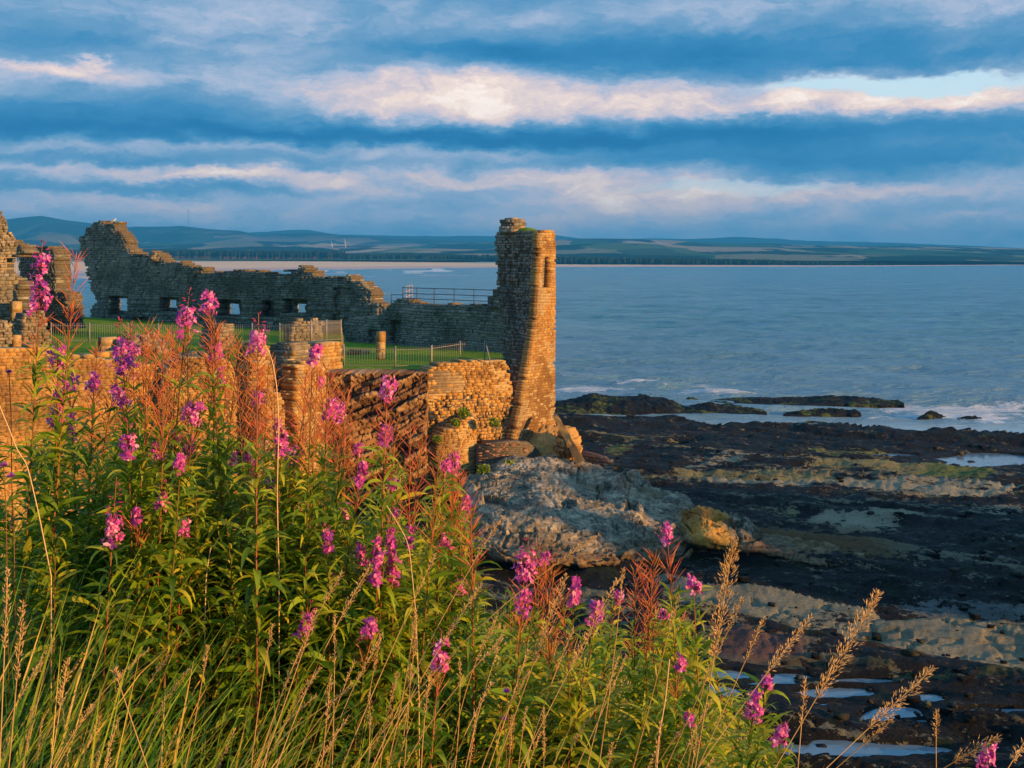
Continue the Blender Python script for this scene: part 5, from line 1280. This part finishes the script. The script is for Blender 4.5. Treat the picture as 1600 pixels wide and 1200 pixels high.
def flowers(C, Nn, size, rs):
    """four notched petals, sepals and style for every flower"""
    m = len(C); ref = rs.normal(0, 1, (m, 3)); S = np.cross(Nn, ref); S /= np.linalg.norm(S, axis=1)[:, None]; T = np.cross(Nn, S)
    V, Fc, Tn = [], [], []; nb = 0
    for k in range(4):
        a = k * np.pi / 2 + rs.normal(0, .15, m); R_ = np.cos(a)[:, None] * S + np.sin(a)[:, None] * T; Q = -np.sin(a)[:, None] * S + np.cos(a)[:, None] * T
        l = (size * rs.uniform(.8, 1.15, m))[:, None]; lift = rs.uniform(-.25, .45, (m, 1))
        P = [C, C + R_ * l * .55 + Q * l * .42 + Nn * l * .15 * lift, C + R_ * l * 1.0 + Q * l * .20 + Nn * l * lift, C + R_ * l * .9 + Nn * l * (lift + .06),
             C + R_ * l * 1.0 - Q * l * .20 + Nn * l * lift, C + R_ * l * .55 - Q * l * .42 + Nn * l * .15 * lift]
        P = np.stack(P, 1); V.append(P.reshape(-1, 3)); b = nb + np.arange(m)[:, None] * 6
        Fc.append(np.concatenate([b + np.array([0, 1, 2, 3]), b + np.array([0, 3, 4, 5])])); Tn.append(np.tile(np.clip(rs.normal(.55, .28, m), 0, 1), 2)); nb += m * 6
    return np.concatenate(V), np.concatenate(Fc), np.concatenate(Tn)


GREEN_ONLY, PODDED = 'leafy', 'podded'


def willowherb(tip, Y, ftop, fbot, w, podbot, label, seed, group=None, lean=None, leafy=1.0, toney=0.0, hue=0.0):
    rs = np.random.default_rng(seed)
    T = np.array(W(tip[0], tip[1], Y)); mpp = Y / F
    bx = T[0] + (rs.normal(-.03, .07) if lean is None else lean); by = Y + rs.normal(0, .08)
    B = np.array([bx, by, float(ground_z(bx, by)) - .03]); hgt = T[2] - B[2]
    if hgt < .25: B[2] = T[2] - .25; hgt = .25
    ctrl = np.array([B[0] * .55 + T[0] * .45 + rs.normal(0, .03), (B[1] + T[1]) / 2, B[2] + hgt * .55])
    def S(u):
        u = np.asarray(u, float)[:, None]; return (1 - u) ** 2 * B + 2 * u * (1 - u) * ctrl + u * u * T
    uu = np.linspace(0, 1, 60); zz = S(uu)[:, 2]
    U = lambda py: float(np.interp(H - (py - HY) * mpp, zz, uu))
    uf1, uf0, up = U(ftop) if ftop else 1.0, U(fbot) if fbot else 1.0, U(podbot) if podbot else (U(fbot) if fbot else 1.0)
    root = empty('willowherb', B.tolist()); tag(root, label, 'wildflower', group, kind='thing')
    path = S(np.linspace(0, 1, 14)); V, Fc = tube(path, np.linspace(.0042, .0010, 14), 5)
    st = mesh_obj('stem', V, Fc, STEM, root, True, tone=np.full(len(Fc), np.clip(rs.uniform(.2, .8) + toney, 0, 1)))
    GA = 2.39996
    # leaves
    Ll = up * hgt; n = int(max(6, Ll / .0062 * leafy)); u = np.sort(rs.uniform(.12, max(up, .16), n)); az = np.arange(n) * GA + rs.normal(0, .3, n)
    taper = .55 + .45 * np.sin(np.pi * np.clip(u / max(up, .16), 0, 1) ** 1.3 * .95)
    if not fbot and not podbot: taper = np.clip(1.15 - .75 * (u ** 6), .3, 1)
    L = rs.uniform(.060, .125, n) * taper; P = S(u)
    V, Fc, pf = ribbon_leaves(P, az, L, L * rs.uniform(.11, .17, n), rs.uniform(.15, .95, n) + .25 * (u > up * .85), rs.uniform(.1, 2.3, n), rs.normal(0, .5, n))
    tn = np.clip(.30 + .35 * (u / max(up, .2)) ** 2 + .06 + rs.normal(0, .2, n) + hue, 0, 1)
    dead = rs.uniform(0, 1, n) < .06; tn = np.where(dead, 1, tn)
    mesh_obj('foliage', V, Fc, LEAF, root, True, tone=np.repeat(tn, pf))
    # seed pods
    if podbot and up < uf0:
        Lp = (uf0 - up) * hgt; n = int(np.clip(Lp / .0052, 10, 120)); u = rs.uniform(up, uf0, n); az = np.arange(n) * GA + rs.normal(0, .3, n)
        e = rs.uniform(.55, 1.15, n); D = np.stack([np.cos(az) * np.cos(e), np.sin(az) * np.cos(e), np.sin(e)], -1)
        L = rs.uniform(.035, .07, n) * (1.1 - .3 * (u - up) / (uf0 - up + 1e-6)); A = S(u) + D * .004
        V, Fc, pf = spindles(A, D, L, np.full(n, .0012), 3)
        mesh_obj('seed_pods', V, Fc, POD, root, False, tone=np.repeat(np.clip(rs.normal(.5 + toney, .2, n), 0, 1), pf))
    # flowers
    if fbot:
        Lf = max((uf1 - uf0) * hgt, .02); n = int(np.clip(Lf / .0021 + 8, 14, 95)); u = rs.uniform(uf0, uf1, n); az = np.arange(n) * GA + rs.normal(0, .4, n)
        rr = w * .5 * mpp * rs.uniform(.35, 1.0, n) * (1 - .35 * ((u - uf0) / (uf1 - uf0 + 1e-6)) ** 2); e = rs.uniform(-.3, .5, n)
        D = np.stack([np.cos(az) * np.cos(e), np.sin(az) * np.cos(e), np.sin(e)], -1); A = S(u); C = A + D * rr[:, None]
        V, Fc, tn = flowers(C, (D + rs.normal(0, .35, (n, 3)) - np.array([0, .25, 0])) / 1.1, np.full(n, .0082) * rs.uniform(.6, 1.35, n), rs)
        V2, F2, pf = spindles(A, D, rr, np.full(n, .0011), 3)
        fl = mesh_obj('flower_spike', V, Fc, PETAL, root, False, tone=np.clip(tn + rs.uniform(-.12, .12), 0, 1))
        mesh_obj('flower_stalks', V2, F2, BUD, fl, False, tone=np.full(len(F2), .6))
        if uf1 < .985:
            Lb = (1 - uf1) * hgt; n = int(np.clip(Lb / .004, 6, 40)); u = rs.uniform(uf1, 1, n); az = np.arange(n) * GA; v = (u - uf1) / (1 - uf1)
            e = -0.7 + 1.9 * v; D = np.stack([np.cos(az) * np.cos(e), np.sin(az) * np.cos(e), np.sin(e)], -1)
            off = (.010 * (1 - v) + .002)[:, None]; V, Fc, pf = spindles(S(u) + np.stack([np.cos(az), np.sin(az), 0 * az], -1) * off, D, .015 - .007 * v, .0022 - .001 * v, 4)
            mesh_obj('buds', V, Fc, BUD, root, False, tone=np.repeat(rs.uniform(0, 1, n), pf))
    return root


def build_willowherbs():
    # tip, flower top, flower bottom, width, pods down to, distance, label
    FL = [
        ((66, 376), 400, 486, 36, 560, 3.0, 'tallest pink spike with drooping buds, in front of the grey wall end at the left'),
        ((118, 402), None, None, 0, 560, 3.1, 'flowerless willowherb with a spread of long brown seed pods against the open sea gap'),
        ((186, 498), 532, 588, 46, 640, 3.2, 'pink spike pointing at the squared block on the lit wall'),
        ((205, 505), 540, 566, 22, 600, 3.4, 'thin red budded spike just right of the squared block'),
        ((90, 528), 545, 578, 34, 640, 3.1, 'pink spike hanging below the left edge of the picket fence'),
        ((104, 560), 583, 616, 34, 660, 3.3, 'round pink flower clump on the golden wall under the fence spike'),
        ((84, 610), 634, 664, 26, 690, 3.4, 'short pink cluster low on the golden wall at left'),
        ((148, 575), 585, 612, 18, 640, 3.5, 'small pink head between two larger ones on the golden wall'),
        ((180, 590), 606, 634, 26, 670, 3.2, 'pink cluster under the long slab of the lit wall'),
        ((108, 626), 650, 690, 18, 720, 3.6, 'slim faded pink spike rising from the leaves at left'),
        ((198, 655), 682, 716, 34, 0, 3.0, 'bright round pink head right above the dark leaves at left'),
        ((182, 745), 808, 850, 38, 0, 2.9, 'pink head with a tall red bud tip, deep in the green leaves at left'),
        ((296, 452), 484, 520, 40, 600, 3.1, 'pink spike under a crooked dry tip before the square wall openings'),
        ((325, 452), 458, 492, 28, 590, 3.2, 'pink head directly below the row of square wall openings'),
        ((340, 530), 540, 562, 30, 640, 3.4, 'pale pink tuft in front of the thick stone lump'),
        ((404, 490), 512, 552, 34, 690, 3.0, 'crimson budded pink spike beside the bare bent stalk'),
        ((345, 560), 575, 600, 16, 680, 3.6, 'thin pink remnant spike over the rounded buttress'),
        ((303, 620), 628, 665, 40, 740, 3.1, 'broad pink cluster on the face of the rounded buttress'),
        ((294, 676), 684, 706, 24, 0, 3.3, 'purple pink upper clump in the leaves under the rounded buttress'),
        ((300, 700), 706, 730, 22, 0, 3.4, 'purple pink lower clump under the rounded buttress'),
        ((262, 715), 738, 775, 24, 0, 3.2, 'pink sprig leaning right among dark leaves below the buttress'),
        ((405, 606), 612, 630, 20, 760, 3.3, 'short pink tuft in front of the stepped buttress'),
        ((394, 700), 706, 722, 20, 0, 3.5, 'small pink pair of flowers at the foot of the stepped buttress'),
        ((440, 672), 680, 712, 26, 0, 3.1, 'pink head crossing the bare bent stalk'),
        ((462, 690), 696, 726, 26, 0, 3.2, 'pink head just right of the bare bent stalk'),
        ((497, 536), 540, 570, 26, 700, 3.2, 'pink topped red spike before the golden squared block'),
        ((500, 582), 590, 606, 12, 720, 3.5, 'thin pink side spike under the golden squared block'),
        ((535, 620), 628, 660, 16, 720, 3.4, 'slender pink spike low against the tilted brown beds'),
        ((606, 586), 590, 626, 32, 700, 3.1, 'pink topped orange stemmed spike alone against the tilted cliff'),
        ((604, 655), 662, 702, 30, 770, 3.3, 'pink cluster at the foot of the tilted cliff'),
        ((560, 690), 694, 712, 16, 760, 3.5, 'small violet flower against the dark hollow of the cliff'),
        ((711, 704), 710, 720, 16, 0, 3.6, 'tiny upper pink head against the golden pier'),
        ((711, 716), 724, 742, 24, 800, 3.3, 'pink head in front of the golden pier over red grasses'),
        ((614, 745), 748, 764, 20, 800, 3.5, 'little pink flower at the crest of the greenery below the cliff'),
        ((728, 772), 778, 796, 14, 0, 3.4, 'single pink flower at the left end of the grey outcrop'),
        ((590, 828), 836, 912, 20, 0, 3.0, 'long left hand pink spike of the paired spikes in the greenery'),
        ((610, 822), 828, 916, 22, 0, 3.05, 'long right hand pink spike of the paired spikes in the greenery'),
        ((697, 836), 840, 852, 24, 880, 3.2, 'flat pink head in green leaves under the outcrop'),
        ((618, 790), 796, 814, 18, 0, 3.5, 'faded purple pink wisp above the paired spikes'),
        ((602, 905), 910, 924, 16, 0, 3.1, 'fallen pink flower pair under the paired spikes'),
        ((486, 940), 962, 994, 22, 0, 2.9, 'small pink sprig with red tip among dry grass in the lower middle'),
        ((580, 960), 968, 1000, 30, 1060, 2.9, 'loose pink head among dry grass below the paired spikes'),
        ((690, 985), 1005, 1045, 34, 1090, 2.8, 'ragged pink head with long red filaments in the grass'),
        ((826, 836), 860, 912, 40, 990, 3.1, 'fullest pink spike in front of the dark undercut of the outcrop'),
        ((820, 915), 926, 962, 34, 1010, 3.0, 'round pink cluster just under the fullest spike'),
        ((855, 862), 867, 882, 20, 960, 3.3, 'small pink head on red pods right of the fullest spike'),
        ((901, 898), 904, 950, 20, 0, 3.2, 'upright pink spike against dark rock behind a feathery grass'),
        ((935, 936), 944, 974, 26, 0, 3.1, 'pink cluster behind a leaning feathery grass head'),
        ((1040, 812), 820, 848, 24, 930, 3.2, 'lone pink head on tall red pods, in front of the outcrop cave'),
        ((1083, 898), 904, 924, 30, 0, 3.2, 'pink tuft at the top right corner of the leafy clump'),
        ((1036, 944), 950, 968, 22, 0, 3.3, 'pair of pink flowers above the right hand leafy clump'),
        ((970, 920), 926, 940, 16, 980, 3.4, 'small pink tuft left of the lone head on red pods'),
        ((1066, 1022), 1028, 1046, 14, 1110, 3.1, 'pinkish bud in the leaves at the right side of the clump'),
        ((1075, 1108), 1114, 1132, 18, 0, 3.0, 'low pink flowers at the right foot of the leafy clump'),
        ((1200, 1050), 1056, 1076, 24, 0, 3.0, 'upper pink head with a dark red tip over the wet shore'),
        ((1184, 1072), 1082, 1130, 38, 0, 2.95, 'full pink head leaning before the red shingle at right'),
        ((1222, 1128), 1134, 1162, 28, 0, 2.9, 'pink head beside the shore pools at the bottom right'),
        ((1546, 1158), 1168, 1204, 30, 0, 2.6, 'pink head poking up at the bottom right corner'),
    ]
    for i, (tip, ft, fb, w, pod, Y, lab) in enumerate(FL):
        willowherb(tip, Y, ft, fb, w, pod, lab, 100 + i, lean={1200: -.10, 1184: -.08, 1222: -.12, 1546: -.15}.get(tip[0]), toney=rs_.uniform(-.15, .2))
    for i in range(26):
        px = rs_.uniform(-10, 720); py = rs_.uniform(580, 900) if px < 520 else rs_.uniform(690, 930); h_ = rs_.uniform(14, 30)
        willowherb((px, py), rs_.uniform(2.9, 3.6), py + rs_.uniform(4, 14), py + 12 + h_, rs_.uniform(12, 22), 0 if i % 3 else py + 90, 'small sparse pink willowherb head half hidden among the leaves left of the outcrop', 1500 + i, group='small sparse willowherb heads in the thicket', toney=rs_.uniform(-.1, .2))
    ENV = [(-80, 600), (60, 620), (200, 640), (300, 660), (400, 690), (500, 680), (620, 700), (700, 760), (760, 850), (820, 905), (900, 915), (1000, 900), (1080, 900), (1110, 990), (1180, 1080), (1290, 1170), (1400, 1230)]
    for i in range(128):
        px = rs_.uniform(-40, 1110) if i > 8 else rs_.uniform(1110, 1230); e = float(interp(px, ENV)); py = e + abs(rs_.normal(0, 1)) * 120 + (10 if px < 740 else 25)
        Y = rs_.uniform(2.9, 3.9) + max(0, .6 - (py - e) / 250)
        lab = 'leafy green willowherb without flowers in the dense thicket left of the outcrop' if px < 740 else 'leafy green willowherb without flowers in the clump in front of the dark foreshore'
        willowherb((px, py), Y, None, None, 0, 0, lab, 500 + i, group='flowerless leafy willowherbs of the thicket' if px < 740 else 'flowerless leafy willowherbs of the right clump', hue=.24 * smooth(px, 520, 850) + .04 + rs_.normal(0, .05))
    for i in range(58):
        if i % 5 == 4: continue
        px = [222, 245, 262, 280, 330, 356, 366, 385, 412, 470, 486, 512, 528, 545, 590, 640, 690, 720, 735, 760, 840, 868, 880, 990, 1010, 1024, 1060, 660, 235, 60, 228, 252, 270, 290, 318, 345, 375, 398, 425, 462, 480, 500, 520, 535, 570, 610, 700, 712, 330, 300, 400, 850, 1000, 1020, 1045, 210, 190, 150, 30, 880][i] + rs_.normal(0, 4)
        top = float(interp(px, [(0, 470), (60, 500), (240, 515), (280, 505), (350, 500), (400, 545), (470, 580), (520, 570), (560, 640), (640, 660), (700, 690), (760, 800), (840, 860), (880, 880), (990, 890), (1010, 850), (1060, 930)])) + abs(rs_.normal(0, 22))
        lab = 'willowherb gone over to red seed pods, standing before the sunlit walls' if px < 640 else 'willowherb gone over to red seed pods on the right part of the bank'
        willowherb((px, top), rs_.uniform(3.0, 3.8), None, None, 0, top + rs_.uniform(120, 200), lab, 800 + i, group='seeding willowherbs by the walls' if px < 640 else 'seeding willowherbs of the right bank', toney=rs_.uniform(-.3, .3))


rs_ = np.random.default_rng(99)


def build_grass():
    n = 46000; rs = np.random.default_rng(3)
    Y = 1.8 + 4.4 * rs.uniform(0, 1, n) ** .7; px = rs.uniform(-250, 1750, n); X = (px - CX) / F * Y; z = ground_z(X, Y) - .03
    dens = fbm(X * 1.3, Y * 1.3, 0, 3, 6)
    L = rs.uniform(.35, .85, n) * (1 + .5 * dens) * np.where(Y > 4, .75, 1) * (1 - .35 * smooth(px, 1050, 1300)); az = rs.normal(.25, .9, n)
    Wd = rs.uniform(.0022, .0050, n); ns = 6; u = np.linspace(0, 1, ns); e0 = rs.uniform(1.15, 1.55, n); k = rs.uniform(.1, 2.3, n)
    ang = e0[:, None] - k[:, None] * u[None] ** 1.5; du = 1 / (ns - 1)
    r = np.concatenate([np.zeros((n, 1)), np.cumsum(np.cos(ang[:, 1:]), 1) * du], 1) * L[:, None]; zz = np.concatenate([np.zeros((n, 1)), np.cumsum(np.sin(ang[:, 1:]), 1) * du], 1) * L[:, None]
    C = np.stack([X[:, None] + r * np.cos(az)[:, None], Y[:, None] + r * np.sin(az)[:, None], z[:, None] + zz], -1)
    f = rs.uniform(0, 6.28, n); sd = np.stack([np.cos(f), np.sin(f), 0 * f], -1)[:, None] * (Wd[:, None] * (1 - u[None] ** 2.5) + .0003)[..., None]
    V = np.stack([C - sd, C + sd], 2).reshape(-1, 3)
    q = (np.arange(n) * ns * 2)[:, None] + np.arange(ns - 1)[None] * 2; Fc = np.stack([q, q + 1, q + 3, q + 2], -1).reshape(-1, 4)
    tn = np.clip(.45 + .22 * dens + rs.normal(0, .17, n), 0, .72); dry = rs.uniform(0, 1, n) < (.25 + .2 * smooth(px, 300, 1000)); tn = np.where(dry, rs.uniform(.78, 1, n), tn)
    tag(mesh_obj('grass', V, Fc, GRASSM, None, False, tone=np.repeat(tn, ns - 1)), 'long green and straw coloured grass covering the bank', 'grass', kind='stuff')


def grass_stalk(tip, foot, Y, head, label, seed, fat=1.0, group=None, nod=.0, curve=0.0):
    """one dry flowering grass: tip and where it crosses the lower frame edge, head = length of the seed head in photo px"""
    rs = np.random.default_rng(seed); mpp = Y / F
    T = np.array(W(tip[0], tip[1], Y)); Q = np.array(W(foot[0], foot[1], Y + rs.uniform(-.1, .1)))
    d = (Q - T); d /= np.linalg.norm(d); t = np.linalg.norm(Q - T)
    for _ in range(60):
        p = T + d * t
        if p[2] <= ground_z(p[0], p[1]) or t > 2.2: break
        t += .04
    B = T + d * t; n = 22; u = np.linspace(0, 1, n); P = B[None] + (T - B)[None] * u[:, None]
    P[:, 0] += curve * np.sin(np.pi * u) * .12 + nod * .10 * np.clip(u - .7, 0, 1) ** 2 * 11; P[:, 2] -= abs(nod) * .05 * np.clip(u - .75, 0, 1) ** 2 * 14
    root = empty('grass_stalk', B.tolist()); tag(root, label, 'grass stalk', group, 'thing')
    V, Fc = tube(P, np.linspace(.0018, .0007, n), 4); mesh_obj('stem', V, Fc, STRAW, root, True, tone=np.full(len(Fc), rs.uniform(.3, .6)))
    hl = min(head * mpp / t, .6); m = int(np.clip(hl * t / .0010 * (.6 + .5 * fat), 30, 520)); w = 1 - hl * rs.uniform(0, 1, m); A = np.stack([np.interp(w, u, P[:, i]) for i in range(3)], -1)
    ax = (P[-1] - P[-4]); ax /= np.linalg.norm(ax); az = rs.uniform(0, 6.28, m); s = rs.normal(0, 1, (m, 3)); s -= (s @ ax)[:, None] * ax; s /= np.linalg.norm(s, axis=1)[:, None]
    spread = rs.uniform(.25, .6, m)[:, None]; D = ax * (1 - spread) + s * spread; D /= np.linalg.norm(D, axis=1)[:, None]
    v = (1 - w) / hl; rad = (.0012 + .0048 * fat * np.sin(np.pi * np.clip(v, 0.02, .98)) ** .6) * rs.uniform(0, 1, m)
    A = A + s * rad[:, None]
    V, Fc, pf = spindles(A, D, rs.uniform(.004, .0080, m) * (.9 + .12 * fat), np.full(m, .00085), 3)
    mesh_obj('seed_head', V, Fc, STRAW, root, False, tone=np.repeat(np.clip(rs.normal(.6, .2, m), 0, 1), pf))


def build_stalks():
    L = [((1146, 848), (1085, 1200), 2.0, 200, 3.4, 0, 'broad brown feathery grass head standing in front of the rock ledge'),
         ((1374, 925), (1215, 1200), 2.0, 190, 3.0, 0, 'long feathery grass leaning right across the pale rock slab'),
         ((1250, 955), (1075, 1200), 2.2, 120, 1.6, .2, 'pale forked grass head leaning right, upper branch over the slab edge'),
         ((1194, 965), (1078, 1200), 2.25, 80, .9, 0, 'pale grass head crossing behind the forked one'),
         ((1182, 1180), (1130, 1060), 2.2, 60, .8, 0, None),
         ((1448, 1040), (1260, 1215), 2.0, 150, 2.4, .1, 'fuzzy grass head reaching right over the dark seaweed'),
         ((1258, 1062), (1244, 1200), 2.1, 70, .9, 0, 'short upright grass head in front of the shore pools'),
         ((1436, 1100), (1446, 1200), 2.2, 60, .9, .3, 'upright knobbly grass head at lower right'),
         ((1530, 1138), (1440, 1205), 2.0, 90, 2.2, .3, 'plump golden grass head drooping right near the bottom edge'),
         ((1600, 1160), (1565, 1210), 2.0, 60, 1.2, 0, 'golden grass head in the bottom right corner'),
         ((1385, 1120), (1290, 1210), 2.1, 70, .8, .1, 'thin grass head above the bottom pool'),
         ((890, 815), (740, 1000), 2.6, 75, .8, .6, 'nodding pale grass head against the middle of the grey outcrop'),
         ((770, 800), (640, 1120), 2.6, 80, .7, .2, 'pale grass head reaching over the left end of the outcrop'),
         ((884, 898), (800, 1150), 2.1, 150, 1.5, 0, 'broad soft golden grass head in the centre of the bank'),
         ((964, 906), (840, 1190), 2.1, 150, 1.3, 0, 'long golden grass head leaning right past the centre'),
         ((990, 882), (958, 1190), 2.4, 60, .5, -.2, 'thin crooked grass tip above the right clump'),
         ((735, 905), (600, 1200), 2.3, 110, .8, .2, 'dry grass head rising through the greenery below the outcrop'),
         ((680, 865), (560, 1200), 2.4, 70, .5, 0, 'slim straw coloured stalk right of the paired pink spikes'),
         ((553, 872), (430, 1200), 2.3, 100, .9, .3, 'dry grass head beside the paired pink spikes'),
         ((500, 880), (390, 1180), 2.3, 60, .7, .4, 'arching dry grass head in the middle left of the bank'),
         ((36, 940), (-10, 1200), 1.9, 120, 1.0, 0, 'orange dry grass at the left frame edge'),
         ((106, 1030), (70, 1200), 1.9, 70, 1.0, 0, 'stout orange grass head near the lower left corner'),
         ((12, 890), (-4, 1200), 1.9, 120, .8, 0, 'thin orange grass at the extreme left edge'),
         ((178, 1045), (230, 1210), 1.8, 20, .4, 0, 'bright bare straw leaning left at the lower left'),
         ((1160, 935), (1040, 1200), 2.3, 60, .7, 0, 'fine grass tip behind the forked grass head'),
         ((1060, 930), (985, 1200), 2.4, 60, .6, 0, 'fine straw rising through the right clump')]
    i = 0
    for tip, foot, Y, hd, fat, nod, lab in L:
        i += 1
        if lab: grass_stalk(tip, foot, Y, hd, lab, 3000 + i, fat, nod=nod, curve=rs_.uniform(-.3, .3))
    for k in range(70):
        px = rs_.uniform(-20, 1130); e = float(interp(px, [(-20, 960), (300, 1000), (480, 930), (700, 900), (900, 960), (1130, 1040)])); py = e + rs_.uniform(0, 200)
        reg = 'lower left grass' if px < 430 else 'grass in the lower middle' if px < 800 else 'grass in front of the right clump'
        grass_stalk((px, py), (px - rs_.uniform(20, 110), py + 260), rs_.uniform(2.1, 3.0), rs_.uniform(35, 90), f'thin dry seeding grass stalk in the {reg}', 3200 + k, rs_.uniform(.15, .7), group=f'dry seeding stalks in the {reg}', nod=rs_.uniform(-.2, .6), curve=rs_.uniform(-.5, .5))
    # bare pale stems
    for pts, Y, r, lab in (([(407, 524), (425, 560), (432, 600), (436, 660), (434, 720), (433, 780), (436, 900)], 3.0, .0015, 'bare pale bent stalk crossing the stepped buttress'),
                           ([(-12, 600), (0, 636), (14, 670), (28, 706), (42, 724), (60, 800), (80, 900)], 2.9, .0015, 'bare pale stalk slanting down at the left edge'),
                           ([(604, 790), (618, 812), (634, 840), (640, 860), (650, 960), (655, 1100)], 2.9, .0011, 'bare white bent stem right of the paired pink spikes'),
                           ([(360, 880), (346, 862), (330, 850), (322, 900), (320, 980)], 3.0, .0014, 'bare twig in the dark leaves below the pink clusters'),
                           ([(1046, 1030), (1040, 1090), (1030, 1150), (1024, 1230)], 2.4, .0012, 'white bare straw at the lower right clump')):
        mb = MB(); P = [W(a, b, Y) for a, b in pts]; P = np.array(P); t = np.linspace(0, 1, len(P)); tt = np.linspace(0, 1, 40); Q = np.stack([np.interp(tt, t, P[:, i]) for i in range(3)], -1)
        for _ in range(4): Q[1:-1] = (Q[:-2] + Q[1:-1] * 2 + Q[2:]) / 4
        Q = np.concatenate([Q, [[Q[-1][0], Q[-1][1], float(ground_z(Q[-1][0], Q[-1][1]))]]])
        mb.tube(Q, r, 5, .9); tag(mb.build('dead_stem', [STRAW], None, True), lab, 'dead stem')
    # knapweed and clover heads
    th = None
    PUR = plant_mat('purple_floret', [(0, (.18, .03, .35)), (1, (.45, .12, .6))], .3)
    for px, py, Y, r, lab in ((6, 728, 2.9, .011, 'purple thistle head at the left frame edge, upper of two'), (18, 745, 2.95, .012, 'purple thistle head at the left frame edge, lower of two'), (14, 582, 3.2, .009, 'small violet head before the golden wall at far left'), (351, 930, 3.0, .012, 'purple flower head alone in the darkest leaves'),
                              (792, 1081, 2.6, .009, 'tiny pale mauve clover head on a thin stem in the lower middle'), (788, 1124, 2.7, .008, 'faint mauve clover head in the grass just under another')):
        rs = np.random.default_rng(int(px)); c = np.array(W(px, py, Y)); root = empty('knapweed', (c[0] + .02, Y, float(ground_z(c[0] + .02, Y)))); tag(root, lab, 'wildflower')
        mb = MB(); mb.tube([c, c + (.005, 0, -.1), (c[0] + .02, Y, float(ground_z(c[0] + .02, Y)))], .0012, 4, .3); mb.build('stem', [STEM], root)
        m = 60; D = rs.normal(0, 1, (m, 3)); D[:, 2] = np.abs(D[:, 2]); D /= np.linalg.norm(D, axis=1)[:, None]; V, Fc, pf = spindles(np.repeat(c[None], m, 0), D, np.full(m, r), np.full(m, .0012), 3); mesh_obj('flower_head', V, Fc, PUR, root, False, tone=np.repeat(rs.uniform(0, 1, m), pf))


def build_haze():
    m = bpy.data.materials.new('haze_air'); m.use_nodes = True; nt = m.node_tree; nt.nodes.clear(); out = nt.nodes.new('ShaderNodeOutputMaterial'); v = nt.nodes.new('ShaderNodeVolumePrincipled')
    v.inputs['Color'].default_value = (.055, .45, 1.0, 1); v.inputs['Density'].default_value = 1.4e-4; v.inputs['Anisotropy'].default_value = .0
    nt.links.new(v.outputs[0], out.inputs['Volume'])
    P = np.array([[-11000, -400, -2.2], [11000, -400, -2.2], [11000, -400, 262], [-11000, -400, 262], [-11000, 12600, -2.2], [11000, 12600, -2.2], [11000, 12600, 262], [-11000, 12600, 262]], float)
    o = mesh_obj('haze', P, BOXF, m); tag(o, 'thin blue morning haze over the bay', 'haze', kind='stuff')


def build_loose_stones(mat):
    rs = np.random.default_rng(12); n = 520; px = rs.uniform(880, 1680, n); py = rs.uniform(690, 1190, n) ; Y = H * F / (py - HY); X = (px - CX) / F * Y
    h, _, _ = shore_height(X, Y); k = h > .15; X, Y, h = X[k], Y[k], h[k]; n = len(X)
    P = np.array([[-1, -1, -1], [1, -1, -1], [1, -1, 1], [-1, -1, 1], [-1, 1, -1], [1, 1, -1], [1, 1, 1], [-1, 1, 1]]) * .5
    sz = np.minimum(rs.gamma(1.6, .06, (n, 1, 1)) + .05, .34); V = (P[None] + rs.uniform(-.22, .22, (n, 8, 3))) * sz * np.array([1.5, 1.1, .6])
    a = rs.uniform(0, 3, n)[:, None]; x = V[..., 0] * np.cos(a) - V[..., 1] * np.sin(a); y = V[..., 0] * np.sin(a) + V[..., 1] * np.cos(a); V[..., 0], V[..., 1] = x, y
    V += np.stack([X, Y, h + .06], -1)[:, None]
    col = np.repeat(np.array([[.34, .30, .22]]) * rs.uniform(.2, .9, (n, 1)), 6, 0); tone = np.repeat(rs.choice([0, .5, 1.2], n, p=[.55, .25, .2]), 6)
    o = mesh_obj('loose_stones', V.reshape(-1, 3), (BOXF[None] + np.arange(n)[:, None, None] * 8).reshape(-1, 4), mat, None, False, tone=tone, col=col); tag(o, 'scattered stones and weed lumps on the foreshore', 'stones', kind='stuff')

# ================================================================== RUN
build_far_land()
build_sea()
build_shore()
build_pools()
build_reefs()
courtyard()
build_back_wall()
mf = build_mid_wall()
build_tower()
build_cliff()
build_sea_wall()
build_outcrop()
build_left_ruins()
build_fences(mf)
build_ivy()
build_gull()
build_bank()
build_willowherbs()
build_grass()
build_stalks()
build_loose_stones(bpy.data.materials['foreshore_rock'])
build_haze()
